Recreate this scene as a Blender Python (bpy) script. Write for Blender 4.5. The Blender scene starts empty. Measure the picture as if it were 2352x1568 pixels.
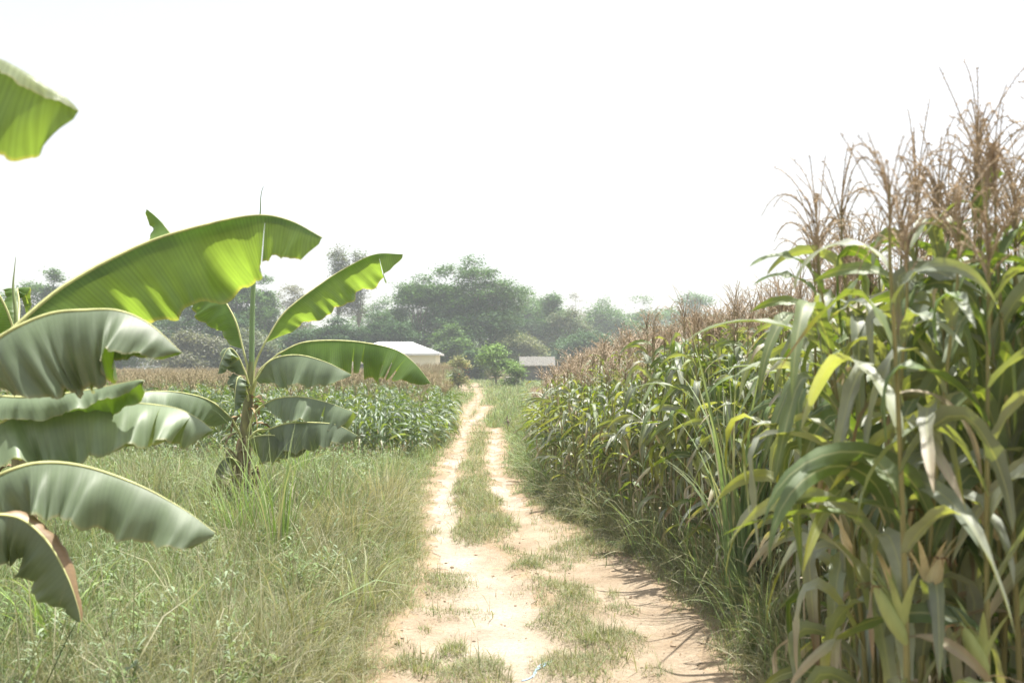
import bpy, math, random
import numpy as np
from mathutils import Vector

R = math.radians
sc = bpy.context.scene
COL = sc.collection
rng = np.random.default_rng(7)
random.seed(7)

# ------------------------------------------------------------------ camera
F = 2287.0                       # focal length measured on a 2352 px wide print of the photograph
EYE = 2.0
PITCH = math.atan(56.0 / F)
cam = bpy.data.cameras.new('camera')
cam.lens = 35.0
cam.sensor_width = 36.0
cam.clip_start = 0.1
cam.clip_end = 5000
cam.dof.use_dof = True
cam.dof.focus_distance = 13.0
cam.dof.aperture_fstop = 2.6
camo = bpy.data.objects.new('camera', cam)
COL.objects.link(camo)
camo.location = (0, 0, EYE)
camo.rotation_euler = (math.pi / 2 + PITCH, 0, 0)
sc.camera = camo

# ------------------------------------------------------------------ light
SUN_EL, SUN_AZ = 75.0, 62.0      # azimuth measured from +Y (away from the camera) towards +X
w = bpy.data.worlds.new('World')
sc.world = w
w.use_nodes = True
nt = w.node_tree
nt.nodes.clear()
sky = nt.nodes.new('ShaderNodeTexSky')
sky.sky_type = 'NISHITA'
sky.sun_disc = False
sky.sun_elevation = R(SUN_EL)
sky.sun_rotation = R(SUN_AZ)
sky.air_density = 1.0
sky.dust_density = 2.5
sky.ozone_density = 1.0
hsv = nt.nodes.new('ShaderNodeHueSaturation')
hsv.inputs['Saturation'].default_value = 0.35
bg = nt.nodes.new('ShaderNodeBackground')
bg.inputs['Strength'].default_value = 0.115
wo = nt.nodes.new('ShaderNodeOutputWorld')
nt.links.new(sky.outputs[0], hsv.inputs['Color'])
pale = nt.nodes.new('ShaderNodeVectorMath')          # the bright milky veil of a hazy noon sky
pale.operation = 'ADD'
pale.inputs[1].default_value = (0.35, 0.22, 0.05)
nt.links.new(hsv.outputs[0], pale.inputs[0])
nt.links.new(pale.outputs[0], bg.inputs['Color'])
nt.links.new(bg.outputs[0], wo.inputs['Surface'])
sl = bpy.data.lights.new('sun', 'SUN')
sl.energy = 5.0
sl.angle = R(0.7)
sl.color = (1.0, 0.955, 0.88)
so = bpy.data.objects.new('sun', sl)
COL.objects.link(so)
sd = Vector((math.sin(R(SUN_AZ)) * math.cos(R(SUN_EL)), math.cos(R(SUN_AZ)) * math.cos(R(SUN_EL)), math.sin(R(SUN_EL))))
so.rotation_euler = sd.to_track_quat('Z', 'Y').to_euler()
sc.view_settings.view_transform = 'Standard'
sc.view_settings.look = 'None'
sc.view_settings.exposure = 1.08
sc.view_settings.gamma = 1.0
sc.view_settings.use_curve_mapping = False
sc.render.engine = 'CYCLES'
sc.cycles.use_denoising = True
sc.cycles.max_bounces = 8
sc.cycles.transmission_bounces = 6
sc.cycles.transparent_max_bounces = 6
sc.cycles.diffuse_bounces = 4
sc.cycles.glossy_bounces = 2
sc.cycles.volume_bounces = 1
sc.cycles.sample_clamp_indirect = 6

# ------------------------------------------------------------------ helpers
def at(px, py, Y):
    dx = (px - 1176.0) / F; dz = (784.0 - py) / F
    c, s = math.cos(PITCH), math.sin(PITCH)
    d = (dx, c - dz * s, s + dz * c)
    k = Y / d[1]
    return np.array((d[0] * k, Y, EYE + d[2] * k))

def gnd(px, py):
    p1 = at(px, py, 1.0)
    k = EYE / (EYE - p1[2])
    return np.array((p1[0] * k, k))

def smooth(a, b, x):
    t = np.clip((x - a) / (b - a), 0, 1)
    return t * t * (3 - 2 * t)

def hash2(ix, iy, seed):
    h = (ix.astype(np.int64) * 374761393 + iy.astype(np.int64) * 668265263 + seed * 974634777) & 0x7fffffff
    h = ((h ^ (h >> 13)) * 1274126177) & 0x7fffffff
    h = h ^ (h >> 16)
    return (h & 0xffff) / 65535.0

def vnoise(x, y, seed=0):
    x = np.asarray(x, float); y = np.asarray(y, float)
    ix = np.floor(x); iy = np.floor(y)
    fx = x - ix; fy = y - iy
    fx = fx * fx * (3 - 2 * fx); fy = fy * fy * (3 - 2 * fy)
    a = hash2(ix, iy, seed); b = hash2(ix + 1, iy, seed)
    c = hash2(ix, iy + 1, seed); d = hash2(ix + 1, iy + 1, seed)
    return (a * (1 - fx) + b * fx) * (1 - fy) + (c * (1 - fx) + d * fx) * fy

def fbm(x, y, seed=0, o=3):
    r = 0; a = 0.5; t = 0
    for i in range(o):
        r = r + a * vnoise(x, y, seed + i); t += a
        x = x * 2.03; y = y * 2.03; a *= 0.5
    return r / t

class Geo:
    """numpy arrays of quads with a tint and leaf coordinates per vertex"""
    def __init__(s):
        s.V = []; s.Q = []; s.C = []; s.L = []; s.n = 0
    def add(s, V, Q, tint, lc=None):
        V = np.asarray(V, np.float32).reshape(-1, 3)
        tint = np.asarray(tint, np.float32)
        if tint.ndim == 1: tint = np.broadcast_to(tint[:3], (len(V), 3))
        if lc is None: lc = np.zeros((len(V), 3), np.float32)
        s.V.append(V); s.Q.append(np.asarray(Q, np.int64).reshape(-1, 4) + s.n)
        s.C.append(tint); s.L.append(np.asarray(lc, np.float32)); s.n += len(V)
        return s
    def arrays(s):
        return np.concatenate(s.V), np.concatenate(s.Q), np.concatenate(s.C), np.concatenate(s.L)

def mesh_from(name, V, Q, C, L, mats, smooth_=True, mi=None):
    me = bpy.data.meshes.new(name)
    V = np.asarray(V, np.float32); Q = np.asarray(Q, np.int32)
    me.vertices.add(len(V)); me.vertices.foreach_set('co', V.ravel())
    me.loops.add(len(Q) * 4); me.loops.foreach_set('vertex_index', Q.ravel())
    me.polygons.add(len(Q))
    me.polygons.foreach_set('loop_start', np.arange(0, len(Q) * 4, 4, dtype=np.int32))
    if smooth_: me.polygons.foreach_set('use_smooth', np.ones(len(Q), bool))
    if mi is not None: me.polygons.foreach_set('material_index', mi.astype(np.int32))
    me.update(calc_edges=True)
    a = me.attributes.new('tint', 'FLOAT_COLOR', 'POINT')
    cc = np.ones((len(V), 4), np.float32); cc[:, :3] = C
    a.data.foreach_set('color', cc.ravel())
    b = me.attributes.new('lc', 'FLOAT_VECTOR', 'POINT')
    b.data.foreach_set('vector', np.asarray(L, np.float32).ravel())
    for m in (mats if isinstance(mats, (list, tuple)) else [mats]): me.materials.append(m)
    return me

def obj(name, me, parent=None, loc=None):
    o = bpy.data.objects.new(name, me)
    COL.objects.link(o)
    if parent is not None: o.parent = parent
    if loc is not None: o.location = loc
    return o

def gobj(name, g, mat, parent=None, smooth_=True):
    return obj(name, mesh_from(name, *g.arrays(), mat, smooth_), parent)

def tag(o, label=None, cat=None, group=None, kind=None):
    if label: o['label'] = label
    if cat: o['category'] = cat
    if group: o['group'] = group
    if kind: o['kind'] = kind
    return o

def empty(name, loc=(0, 0, 0), rz=0):
    o = bpy.data.objects.new(name, None)
    o.empty_display_size = 0.2
    COL.objects.link(o); o.location = loc; o.rotation_euler = (0, 0, rz)
    return o

def local(g, loc):
    """shift the last built arrays so that they sit relative to loc"""
    loc = np.asarray(loc, np.float32)
    g.V = [v - loc for v in g.V]
    return g

def grid_quads(n, a, b):
    """n grids of a x b vertices"""
    i = np.arange(a - 1)[:, None]; j = np.arange(b - 1)[None, :]
    q = np.stack([i * b + j, i * b + j + 1, (i + 1) * b + j + 1, (i + 1) * b + j], -1).reshape(1, -1, 4)
    return (q + (np.arange(n) * a * b)[:, None, None]).reshape(-1, 4)

def blades(g, base, az, phi0, phi1, p, L, W, tint, S=3, C=2, twist=0.0, fold=0.0, wave=0.0, daz=0.0,
           prof='blade', tip=None, rnd=None, kink=None, rag=0.0):
    """a batch of blades: arcs that start at angle phi0 and end at angle phi1 above the horizontal"""
    n = len(base)
    f = lambda v: np.broadcast_to(np.asarray(v, float), (n,))[:, None]
    az, phi0, phi1, p, L, W, twist, wave, daz = map(f, (az, phi0, phi1, p, L, W, twist, wave, daz))
    s = np.linspace(0, 1, S + 1)[None, :]
    phi = phi0 + (phi1 - phi0) * s ** p
    ph2 = phi0 + (phi1 - phi0) * ((s[:, :-1] + s[:, 1:]) / 2) ** p
    if kink is not None:            # the blade folds over at one place and hangs from there
        kp, ka = (np.asarray(v)[:, None] for v in kink)
        sg_ = lambda q: 1 / (1 + np.exp(-(q - kp) / 0.035))
        phi = phi - ka * sg_(s); ph2 = ph2 - ka * sg_((s[:, :-1] + s[:, 1:]) / 2)
        phi = np.maximum(phi, -1.62); ph2 = np.maximum(ph2, -1.62)
    a = az + daz * s
    am = (a[:, :-1] + a[:, 1:]) / 2
    ds = L / S
    z0 = np.zeros((n, 1))
    x = np.concatenate([z0, np.cumsum(np.cos(ph2) * np.cos(am) * ds, 1)], 1)
    y = np.concatenate([z0, np.cumsum(np.cos(ph2) * np.sin(am) * ds, 1)], 1)
    z = np.concatenate([z0, np.cumsum(np.sin(ph2) * ds, 1)], 1)
    P = np.stack([x, y, z], -1) + np.asarray(base)[:, None, :]
    side = np.stack([-np.sin(a), np.cos(a), 0 * a], -1)
    nrm = np.stack([-np.cos(a) * np.sin(phi), -np.sin(a) * np.sin(phi), np.cos(phi)], -1)
    t = (twist * s)[..., None]
    sd_ = side * np.cos(t) + nrm * np.sin(t); nm = nrm * np.cos(t) - side * np.sin(t)
    if prof == 'blade': wd = np.clip(1 - s ** 2.2, 0, 1) * (0.75 + 0.25 * np.minimum(1, s * 4))
    elif prof == 'corn': wd = np.minimum(1, 0.45 + s * 3.2) * np.clip(1 - s ** 2.6, 0.0, 1) ** 0.8
    elif prof == 'leaf': wd = np.sin(np.pi * np.clip(s, 0.02, 0.99)) ** 0.7
    else: wd = np.ones_like(s)
    wd = wd * W / 2
    if rag: wd = wd * (1 + rag * (rng.random((n, S + 1)) - 0.5))
    c = np.linspace(-1, 1, C)
    rp = rng.random((n, 1)) * 6.28 if rnd is None else rnd[:, None] * 6.28
    wav = (wave * np.sin(s * 19 + rp) + 0.6 * wave * np.sin(s * 41 + rp * 2.3)) * np.sin(np.pi * np.clip(s * 1.1, 0, 1))
    V = P[:, :, None, :] + sd_[:, :, None, :] * (c[None, None, :] * wd[..., None])[..., None] \
        + nm[:, :, None, :] * ((np.abs(c)[None, None, :] * fold + np.sign(c)[None, None, :] * (c ** 2)[None, None, :] * wav[..., None]) * wd[..., None])[..., None]
    tint = np.asarray(tint, float)
    if tint.ndim == 1: tint = np.broadcast_to(tint, (n, 3))
    T = np.broadcast_to(tint[:, None, None, :], (n, S + 1, C, 3))
    if tip is not None:
        tipc = np.asarray(tip, float)
        if tipc.ndim == 1: tipc = np.broadcast_to(tipc, (n, 3))
        k = (smooth(0.5, 1.0, s))[..., None, None]
        T = T * (1 - k) + tipc[:, None, None, :] * k
    rr = rng.random((n, 1, 1)) * np.ones((n, S + 1, C))
    lc = np.stack([np.broadcast_to(c[None, None, :], (n, S + 1, C)), np.broadcast_to((s * L)[..., None], (n, S + 1, C)), rr], -1)
    g.add(V.reshape(-1, 3), grid_quads(n, S + 1, C), T.reshape(-1, 3), lc.reshape(-1, 3))
    return g

def tubes(g, P, Rad, tint, sides=5):
    """P (n,k,3) centre lines, Rad (n,k)"""
    P = np.asarray(P, float)
    if P.ndim == 2: P = P[None]
    n, k, _ = P.shape
    Rad = np.broadcast_to(np.asarray(Rad, float), (n, k))
    T = np.gradient(P, axis=1)
    T /= np.linalg.norm(T, axis=-1, keepdims=True) + 1e-9
    m = T.mean(1, keepdims=True)
    ref = np.where(np.abs(m[..., 2:3]) > 0.8, np.array([1.0, 0.15, 0]), np.array([0.05, 0.02, 1.0]))
    A = np.cross(T, ref); A /= np.linalg.norm(A, axis=-1, keepdims=True) + 1e-9
    B = np.cross(T, A)
    th = np.arange(sides + 1) / sides * 2 * np.pi
    V = P[:, :, None, :] + (A[:, :, None, :] * np.cos(th)[:, None] + B[:, :, None, :] * np.sin(th)[:, None]) * Rad[..., None, None]
    tint = np.asarray(tint, float)
    if tint.ndim == 2: tint = np.broadcast_to(tint[:, None, None, :], V.shape).reshape(-1, 3)
    Lc = np.zeros(V.shape)
    Lc[..., 1] = np.linspace(0, 1, k)[None, :, None]; Lc[..., 0] = (th / 6.283)[None, None, :]
    g.add(V.reshape(-1, 3), grid_quads(n, k, sides + 1), tint, Lc.reshape(-1, 3))
    return g

def catmull(pts, n):
    pts = np.asarray(pts, float)
    p = np.vstack([2 * pts[0] - pts[1], pts, 2 * pts[-1] - pts[-2]])
    seg = np.linalg.norm(np.diff(pts, axis=0), axis=1)
    cum = np.concatenate([[0], np.cumsum(seg)]); cum /= cum[-1]
    t = np.linspace(0, 1, n)
    i = np.clip(np.searchsorted(cum, t, side='right') - 1, 0, len(pts) - 2)
    u = ((t - cum[i]) / (cum[i + 1] - cum[i]))[:, None]
    p0, p1, p2, p3 = p[i], p[i + 1], p[i + 2], p[i + 3]
    return 0.5 * ((2 * p1) + (-p0 + p2) * u + (2 * p0 - 5 * p1 + 4 * p2 - p3) * u ** 2 + (-p0 + 3 * p1 - 3 * p2 + p3) * u ** 3)

# ------------------------------------------------------------------ materials
def new_mat(name):
    m = bpy.data.materials.new(name); m.use_nodes = True
    t = m.node_tree; t.nodes.clear()
    return m, t, (lambda kind, **k: _nd(t, kind, k)), t.links.new

def _nd(t, kind, k):
    n = t.nodes.new('ShaderNode' + kind)
    for a, b in k.items(): setattr(n, a, b)
    return n

def leaf_mat(name, trans=0.35, tcol=(1.35, 1.5, 0.35), rough=0.45, spec=0.5, veins=None, mottle=0.25, mscale=9.0, vstr=1.0):
    m, t, N, Lk = new_mat(name)
    out = N('OutputMaterial'); at_ = N('Attribute', attribute_name='tint')
    lc = N('Attribute', attribute_name='lc')
    tc = N('TexCoord')
    no = N('TexNoise'); no.inputs['Scale'].default_value = mscale; no.inputs['Detail'].default_value = 3
    Lk(tc.outputs['Object'], no.inputs['Vector'])
    mr = N('MapRange'); mr.inputs['From Min'].default_value = 0.3; mr.inputs['From Max'].default_value = 0.7
    mr.inputs['To Min'].default_value = 1 - mottle; mr.inputs['To Max'].default_value = 1 + mottle
    Lk(no.outputs['Fac'], mr.inputs['Value'])
    vm = N('VectorMath', operation='SCALE')
    Lk(at_.outputs['Color'], vm.inputs[0]); Lk(mr.outputs[0], vm.inputs['Scale'])
    col = vm.outputs[0]
    bump = None
    if veins:
        sp = N('SeparateXYZ'); Lk(lc.outputs['Vector'], sp.inputs[0])
        if veins == 'cross':
            src = sp.outputs['Y']
            ab = N('Math', operation='ABSOLUTE'); Lk(sp.outputs['X'], ab.inputs[0])
            ml = N('Math', operation='MULTIPLY_ADD'); Lk(ab.outputs[0], ml.inputs[0]); ml.inputs[1].default_value = -0.05; Lk(src, ml.inputs[2])
            src = ml.outputs[0]
            cb = N('CombineXYZ'); Lk(src, cb.inputs['X'])
            n2 = N('TexNoise'); n2.inputs['Scale'].default_value = 60; n2.inputs['Detail'].default_value = 4; n2.inputs['Roughness'].default_value = 0.75
            Lk(cb.outputs[0], n2.inputs['Vector'])
            w1 = N('Math', operation='MULTIPLY_ADD'); Lk(src, w1.inputs[0]); w1.inputs[1].default_value = 250.0
            w2 = N('Math', operation='MULTIPLY'); Lk(n2.outputs['Fac'], w2.inputs[0]); w2.inputs[1].default_value = 7.0; Lk(w2.outputs[0], w1.inputs[2])
            w3 = N('Math', operation='SINE'); Lk(w1.outputs[0], w3.inputs[0])
            w4 = N('Math', operation='MULTIPLY_ADD'); Lk(w3.outputs[0], w4.inputs[0]); w4.inputs[1].default_value = 0.08; Lk(n2.outputs['Fac'], w4.inputs[2])
            val = w4.outputs[0]; lo, hi, bs, bd = 0.82, 1.2, 0.35, 0.005
        else:
            mx = N('Math', operation='MULTIPLY'); Lk(sp.outputs['X'], mx.inputs[0]); mx.inputs[1].default_value = 38
            sn = N('Math', operation='SINE'); Lk(mx.outputs[0], sn.inputs[0])
            ad = N('Math', operation='MULTIPLY_ADD'); Lk(sn.outputs[0], ad.inputs[0]); ad.inputs[1].default_value = 0.5; ad.inputs[2].default_value = 0.5
            val = ad.outputs[0]; lo, hi, bs, bd = 0.9, 1.08, 0.25, 0.001
        lo = 1 - (1 - lo) * vstr; hi = 1 + (hi - 1) * vstr; bs *= vstr
        m2 = N('MapRange'); m2.inputs['From Min'].default_value = 0.3 if veins == 'cross' else 0; m2.inputs['From Max'].default_value = 0.7 if veins == 'cross' else 1
        m2.inputs['To Min'].default_value = lo; m2.inputs['To Max'].default_value = hi
        Lk(val, m2.inputs['Value'])
        v2 = N('VectorMath', operation='SCALE'); Lk(col, v2.inputs[0]); Lk(m2.outputs[0], v2.inputs['Scale']); col = v2.outputs[0]
        bump = N('Bump'); bump.inputs['Strength'].default_value = bs; bump.inputs['Distance'].default_value = bd
        Lk(val, bump.inputs['Height'])
        if veins != 'cross':   # pale midrib of a corn leaf
            ab = N('Math', operation='ABSOLUTE'); Lk(sp.outputs['X'], ab.inputs[0])
            lt = N('MapRange'); lt.inputs['From Min'].default_value = 0.06; lt.inputs['From Max'].default_value = 0.14
            lt.inputs['To Min'].default_value = 0.5; lt.inputs['To Max'].default_value = 0.0; Lk(ab.outputs[0], lt.inputs['Value'])
            mxc = N('Mix', data_type='RGBA'); Lk(lt.outputs[0], mxc.inputs[0]); Lk(col, mxc.inputs[6]); mxc.inputs[7].default_value = (0.34, 0.36, 0.20, 1)
            col = mxc.outputs[2]
    pb = N('BsdfPrincipled'); pb.inputs['Roughness'].default_value = rough
    pb.inputs['Specular IOR Level'].default_value = spec
    Lk(col, pb.inputs['Base Color'])
    tr = N('BsdfTranslucent')
    vt = N('VectorMath', operation='MULTIPLY'); Lk(col, vt.inputs[0]); vt.inputs[1].default_value = tcol
    # dead tissue (redder than green) lets through brown light, not yellow-green
    sc_ = N('SeparateXYZ'); Lk(at_.outputs['Color'], sc_.inputs[0])
    df = N('Math', operation='SUBTRACT'); Lk(sc_.outputs['X'], df.inputs[0]); Lk(sc_.outputs['Y'], df.inputs[1])
    dm_ = N('MapRange'); dm_.inputs['From Min'].default_value = 0.0; dm_.inputs['From Max'].default_value = 0.03; Lk(df.outputs[0], dm_.inputs['Value'])
    vd = N('VectorMath', operation='MULTIPLY'); Lk(col, vd.inputs[0]); vd.inputs[1].default_value = (1.25, 1.1, 0.85)
    tm = N('Mix', data_type='RGBA'); Lk(dm_.outputs[0], tm.inputs[0]); Lk(vt.outputs[0], tm.inputs[6]); Lk(vd.outputs[0], tm.inputs[7])
    Lk(tm.outputs[2], tr.inputs['Color'])
    if bump: Lk(bump.outputs[0], pb.inputs['Normal']); Lk(bump.outputs[0], tr.inputs['Normal'])
    mix = N('MixShader'); mix.inputs[0].default_value = trans
    Lk(pb.outputs[0], mix.inputs[1]); Lk(tr.outputs[0], mix.inputs[2]); Lk(mix.outputs[0], out.inputs['Surface'])
    return m

def tint_mat(name, rough=0.8, spec=0.2, nscale=20.0, amt=0.25, bump=0.0, bdist=0.01, stretch=(1, 1, 1)):
    m, t, N, Lk = new_mat(name)
    out = N('OutputMaterial'); a = N('Attribute', attribute_name='tint'); tc = N('TexCoord')
    mp = N('Mapping'); mp.inputs['Scale'].default_value = stretch; Lk(tc.outputs['Object'], mp.inputs[0])
    no = N('TexNoise'); no.inputs['Scale'].default_value = nscale; no.inputs['Detail'].default_value = 5; Lk(mp.outputs[0], no.inputs['Vector'])
    mr = N('MapRange'); mr.inputs['From Min'].default_value = 0.3; mr.inputs['From Max'].default_value = 0.7
    mr.inputs['To Min'].default_value = 1 - amt; mr.inputs['To Max'].default_value = 1 + amt; Lk(no.outputs['Fac'], mr.inputs['Value'])
    vm = N('VectorMath', operation='SCALE'); Lk(a.outputs['Color'], vm.inputs[0]); Lk(mr.outputs[0], vm.inputs['Scale'])
    pb = N('BsdfPrincipled'); pb.inputs['Roughness'].default_value = rough; pb.inputs['Specular IOR Level'].default_value = spec
    Lk(vm.outputs[0], pb.inputs['Base Color'])
    if bump:
        bp = N('Bump'); bp.inputs['Strength'].default_value = bump; bp.inputs['Distance'].default_value = bdist
        Lk(no.outputs['Fac'], bp.inputs['Height']); Lk(bp.outputs[0], pb.inputs['Normal'])
    Lk(pb.outputs[0], out.inputs['Surface'])
    return m

def soil_mat(name, stops, scale=1.0, bump=0.5, tinted=False):
    m, t, N, Lk = new_mat(name)
    out = N('OutputMaterial'); tc = N('TexCoord')
    n1 = N('TexNoise'); n1.inputs['Scale'].default_value = 1.3 * scale; n1.inputs['Detail'].default_value = 8; n1.inputs['Roughness'].default_value = 0.65
    n2 = N('TexNoise'); n2.inputs['Scale'].default_value = 26 * scale; n2.inputs['Detail'].default_value = 6; n2.inputs['Roughness'].default_value = 0.7
    vo = N('TexVoronoi'); vo.inputs['Scale'].default_value = 55 * scale
    for n in (n1, n2, vo): Lk(tc.outputs['Object'], n.inputs['Vector'])
    ramp = N('ValToRGB'); cr = ramp.color_ramp
    cr.elements[0].position = stops[0][0]; cr.elements[0].color = (*stops[0][1], 1)
    cr.elements[1].position = stops[-1][0]; cr.elements[1].color = (*stops[-1][1], 1)
    for p_, c_ in stops[1:-1]:
        e = cr.elements.new(p_); e.color = (*c_, 1)
    Lk(n1.outputs['Fac'], ramp.inputs[0])
    mr = N('MapRange'); mr.inputs['From Min'].default_value = 0.25; mr.inputs['From Max'].default_value = 0.75
    mr.inputs['To Min'].default_value = 0.72; mr.inputs['To Max'].default_value = 1.18; Lk(n2.outputs['Fac'], mr.inputs['Value'])
    vm = N('VectorMath', operation='SCALE'); Lk(ramp.outputs[0], vm.inputs[0]); Lk(mr.outputs[0], vm.inputs['Scale'])
    pb = N('BsdfPrincipled'); pb.inputs['Roughness'].default_value = 0.95; pb.inputs['Specular IOR Level'].default_value = 0.1
    col = vm.outputs[0]
    if tinted:
        at_ = N('Attribute', attribute_name='tint')
        v3 = N('VectorMath', operation='MULTIPLY'); Lk(at_.outputs['Color'], v3.inputs[0]); Lk(col, v3.inputs[1]); col = v3.outputs[0]
    Lk(col, pb.inputs['Base Color'])
    ad = N('Math', operation='MULTIPLY_ADD'); Lk(vo.outputs['Distance'], ad.inputs[0]); ad.inputs[1].default_value = 0.25; Lk(n2.outputs['Fac'], ad.inputs[2])
    bp = N('Bump'); bp.inputs['Strength'].default_value = bump; bp.inputs['Distance'].default_value = 0.03
    Lk(ad.outputs[0], bp.inputs['Height']); Lk(bp.outputs[0], pb.inputs['Normal']); Lk(pb.outputs[0], out.inputs['Surface'])
    return m

M = {
    'grass': leaf_mat('grass_blades', trans=0.35, tcol=(1.2, 1.25, 0.6), rough=0.55, spec=0.3, mottle=0.12, mscale=3),
    'corn': leaf_mat('corn_leaf', trans=0.24, tcol=(2.6, 2.6, 0.4), rough=0.52, spec=0.75, veins='long', mottle=0.2, mscale=7),
    'banana': leaf_mat('banana_leaf', trans=0.48, tcol=(2.5, 2.15, 0.95), rough=0.42, spec=0.6, veins='cross', mottle=0.14, mscale=5),
    'banana_waxy': leaf_mat('banana_leaf_waxy', vstr=0.45, trans=0.24, tcol=(1.9, 1.9, 0.4), rough=0.5, spec=0.7, veins='cross', mottle=0.16, mscale=5),
    'tree': leaf_mat('tree_leaf', trans=0.25, tcol=(1.2, 1.35, 0.5), rough=0.6, spec=0.25, mottle=0.15, mscale=0.6),
    'tassel': leaf_mat('tassel', trans=0.12, tcol=(1.1, 1.0, 0.9), rough=0.8, spec=0.1, mottle=0.2, mscale=30),
    'stem': tint_mat('plant_stem', rough=0.6, spec=0.3, nscale=14, amt=0.25, bump=0.2, bdist=0.004, stretch=(1, 1, 0.15)),
    'bark': tint_mat('bark', rough=0.9, nscale=6, amt=0.35, bump=0.6, bdist=0.03, stretch=(1, 1, 0.2)),
    'paint': tint_mat('painted_surface', rough=0.7, nscale=3, amt=0.05, bump=0.1),
    'thatch': tint_mat('thatch', rough=0.95, nscale=9, amt=0.4, bump=0.8, bdist=0.05, stretch=(4, 0.4, 0.4)),
    'plank': tint_mat('weathered_plank', rough=0.9, nscale=5, amt=0.35, bump=0.4, bdist=0.02, stretch=(0.3, 1, 5)),
    'path': soil_mat('pale_sandy_soil', [(0.3, (0.72, 0.66, 0.60)), (0.45, (0.94, 0.92, 0.89)), (0.62, (1.12, 1.13, 1.14))], 1.0, 0.8, True),
    'ground': soil_mat('field_soil', [(0.3, (0.72, 0.70, 0.66)), (0.5, (0.95, 0.93, 0.9)), (0.7, (1.2, 1.2, 1.2))], 1.0, 0.6, True),
}

# ------------------------------------------------------------------ the plan of the path (world metres)
def track(*pts):
    out = []
    for px, py, hw in pts:
        x, y = gnd(px, py); out.append((x, y, hw * y / F))
    return np.array(out)

TRACKS = [
    # left rut, from the camera into the distance
    track((1120, 2400, 700), (1130, 1800, 420), (1120, 1568, 230), (1120, 1450, 190), (1110, 1370, 120), (1085, 1290, 88), (1050, 1240, 62),
          (1028, 1200, 42), (1020, 1150, 27), (1034, 1100, 20), (1047, 1050, 14), (1064, 1005, 11), (1070, 985, 12), (1085, 968, 9),
          (1108, 950, 10), (1114, 942, 11), (1104, 933, 5)),
    track((1071, 985, 9), (1068, 962, 8), (1075, 940, 7), (1094, 922, 6), (1102, 912, 5), (1098, 902, 5.5), (1092, 890, 5), (1091, 880, 4)),
    track((1097, 903, 1.5), (1076, 905, 2.5), (1068, 905, 5), (1066, 893, 5), (1064, 882, 4)),
    # right rut
    track((1450, 2400, 500), (1450, 1800, 300), (1440, 1568, 220), (1420, 1450, 190), (1385, 1370, 135), (1340, 1305, 125), (1262, 1250, 95), (1215, 1205, 58),
          (1180, 1160, 36), (1152, 1110, 22), (1134, 1060, 16), (1136, 1020, 11), (1140, 1000, 10), (1136, 985, 4)),
]

def dist_track(x, y):
    """how far inside the bare soil a point is: >0 inside, in units of the half width"""
    best = np.full(np.shape(x), -9.0)
    for T in TRACKS:
        for a, b in zip(T[:-1], T[1:]):
            dx, dy = b[0] - a[0], b[1] - a[1]
            t = np.clip(((x - a[0]) * dx + (y - a[1]) * dy) / (dx * dx + dy * dy), 0, 1)
            d = np.hypot(x - a[0] - t * dx, y - a[1] - t * dy)
            hw = a[2] + t * (b[2] - a[2])
            best = np.maximum(best, (hw - d))
    return best

# grass patches growing on the bare soil: px, py, rx, ry, density
PATCH = [(1030, 1345, 66, 30, 0.8), (1030, 1402, 95, 14, 0.45), (1040, 1490, 34, 22, 0.6), (940, 1525, 70, 30, 0.6), (1090, 1540, 90, 40, 0.8),
         (1285, 1350, 85, 22, 0.9), (1320, 1375, 55, 28, 0.9), (1300, 1430, 75, 45, 0.9), (1400, 1475, 95, 32, 0.9), (1330, 1530, 110, 45, 0.9),
         (1250, 1283, 90, 12, 0.7), (1215, 1303, 42, 11, 0.8), (1330, 1262, 80, 20, 0.7), (1110, 1215, 78, 32, 1.0), (1095, 1160, 58, 26, 1.0),
         (1085, 1120, 42, 34, 1.0), (1420, 1395, 45, 14, 0.6), (1408, 1365, 14, 10, 0.7), (1300, 1303, 26, 10, 0.4), (1085, 1075, 30, 22, 1.0),
         (1095, 1035, 22, 26, 1.0), (1105, 1000, 20, 22, 1.0), (1500, 1540, 45, 20, 0.5), (975, 1445, 20, 8, 0.4), (930, 1480, 28, 10, 0.35)]
PW = []
for px, py, rx, ry, de in PATCH:
    c = gnd(px, py); a = gnd(px, py - ry); b = gnd(px, py + ry)
    PW.append((c[0], (a[1] + b[1]) / 2, rx * c[1] / F, (a[1] - b[1]) / 2, de))

def patch_density(x, y):
    r = np.zeros(np.shape(x))
    for cx, cy, ax, ay, de in PW:
        q = np.hypot((x - cx) / ax, (y - cy) / ay) + 0.9 * (fbm(x * 4.5, y * 3.2, 31) - 0.5)
        r = np.maximum(r, de * smooth(1.2, 0.35, q))
    return r

def bare(x, y):
    e = dist_track(x, y) / (0.10 + 0.006 * y) + 2.4 * (fbm(x * 3.2, y * 2.4, 11) - 0.5) + 0.8 * (vnoise(x * 14, y * 11, 12) - 0.5)
    return e

def height(x, y):
    d = dist_track(x, y)
    z = 0.05 * (fbm(x * 0.5, y * 0.5, 3) - 0.5) + 0.03 * (fbm(x * 2.7, y * 2.1, 5, 4) - 0.5)
    z = z - 0.035 * smooth(-0.05, 0.25, d)
    z = z + 0.05 * patch_density(x, y) * smooth(28, 6, y)
    return z

def height_far(x, y):
    return height(x, y)

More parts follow.
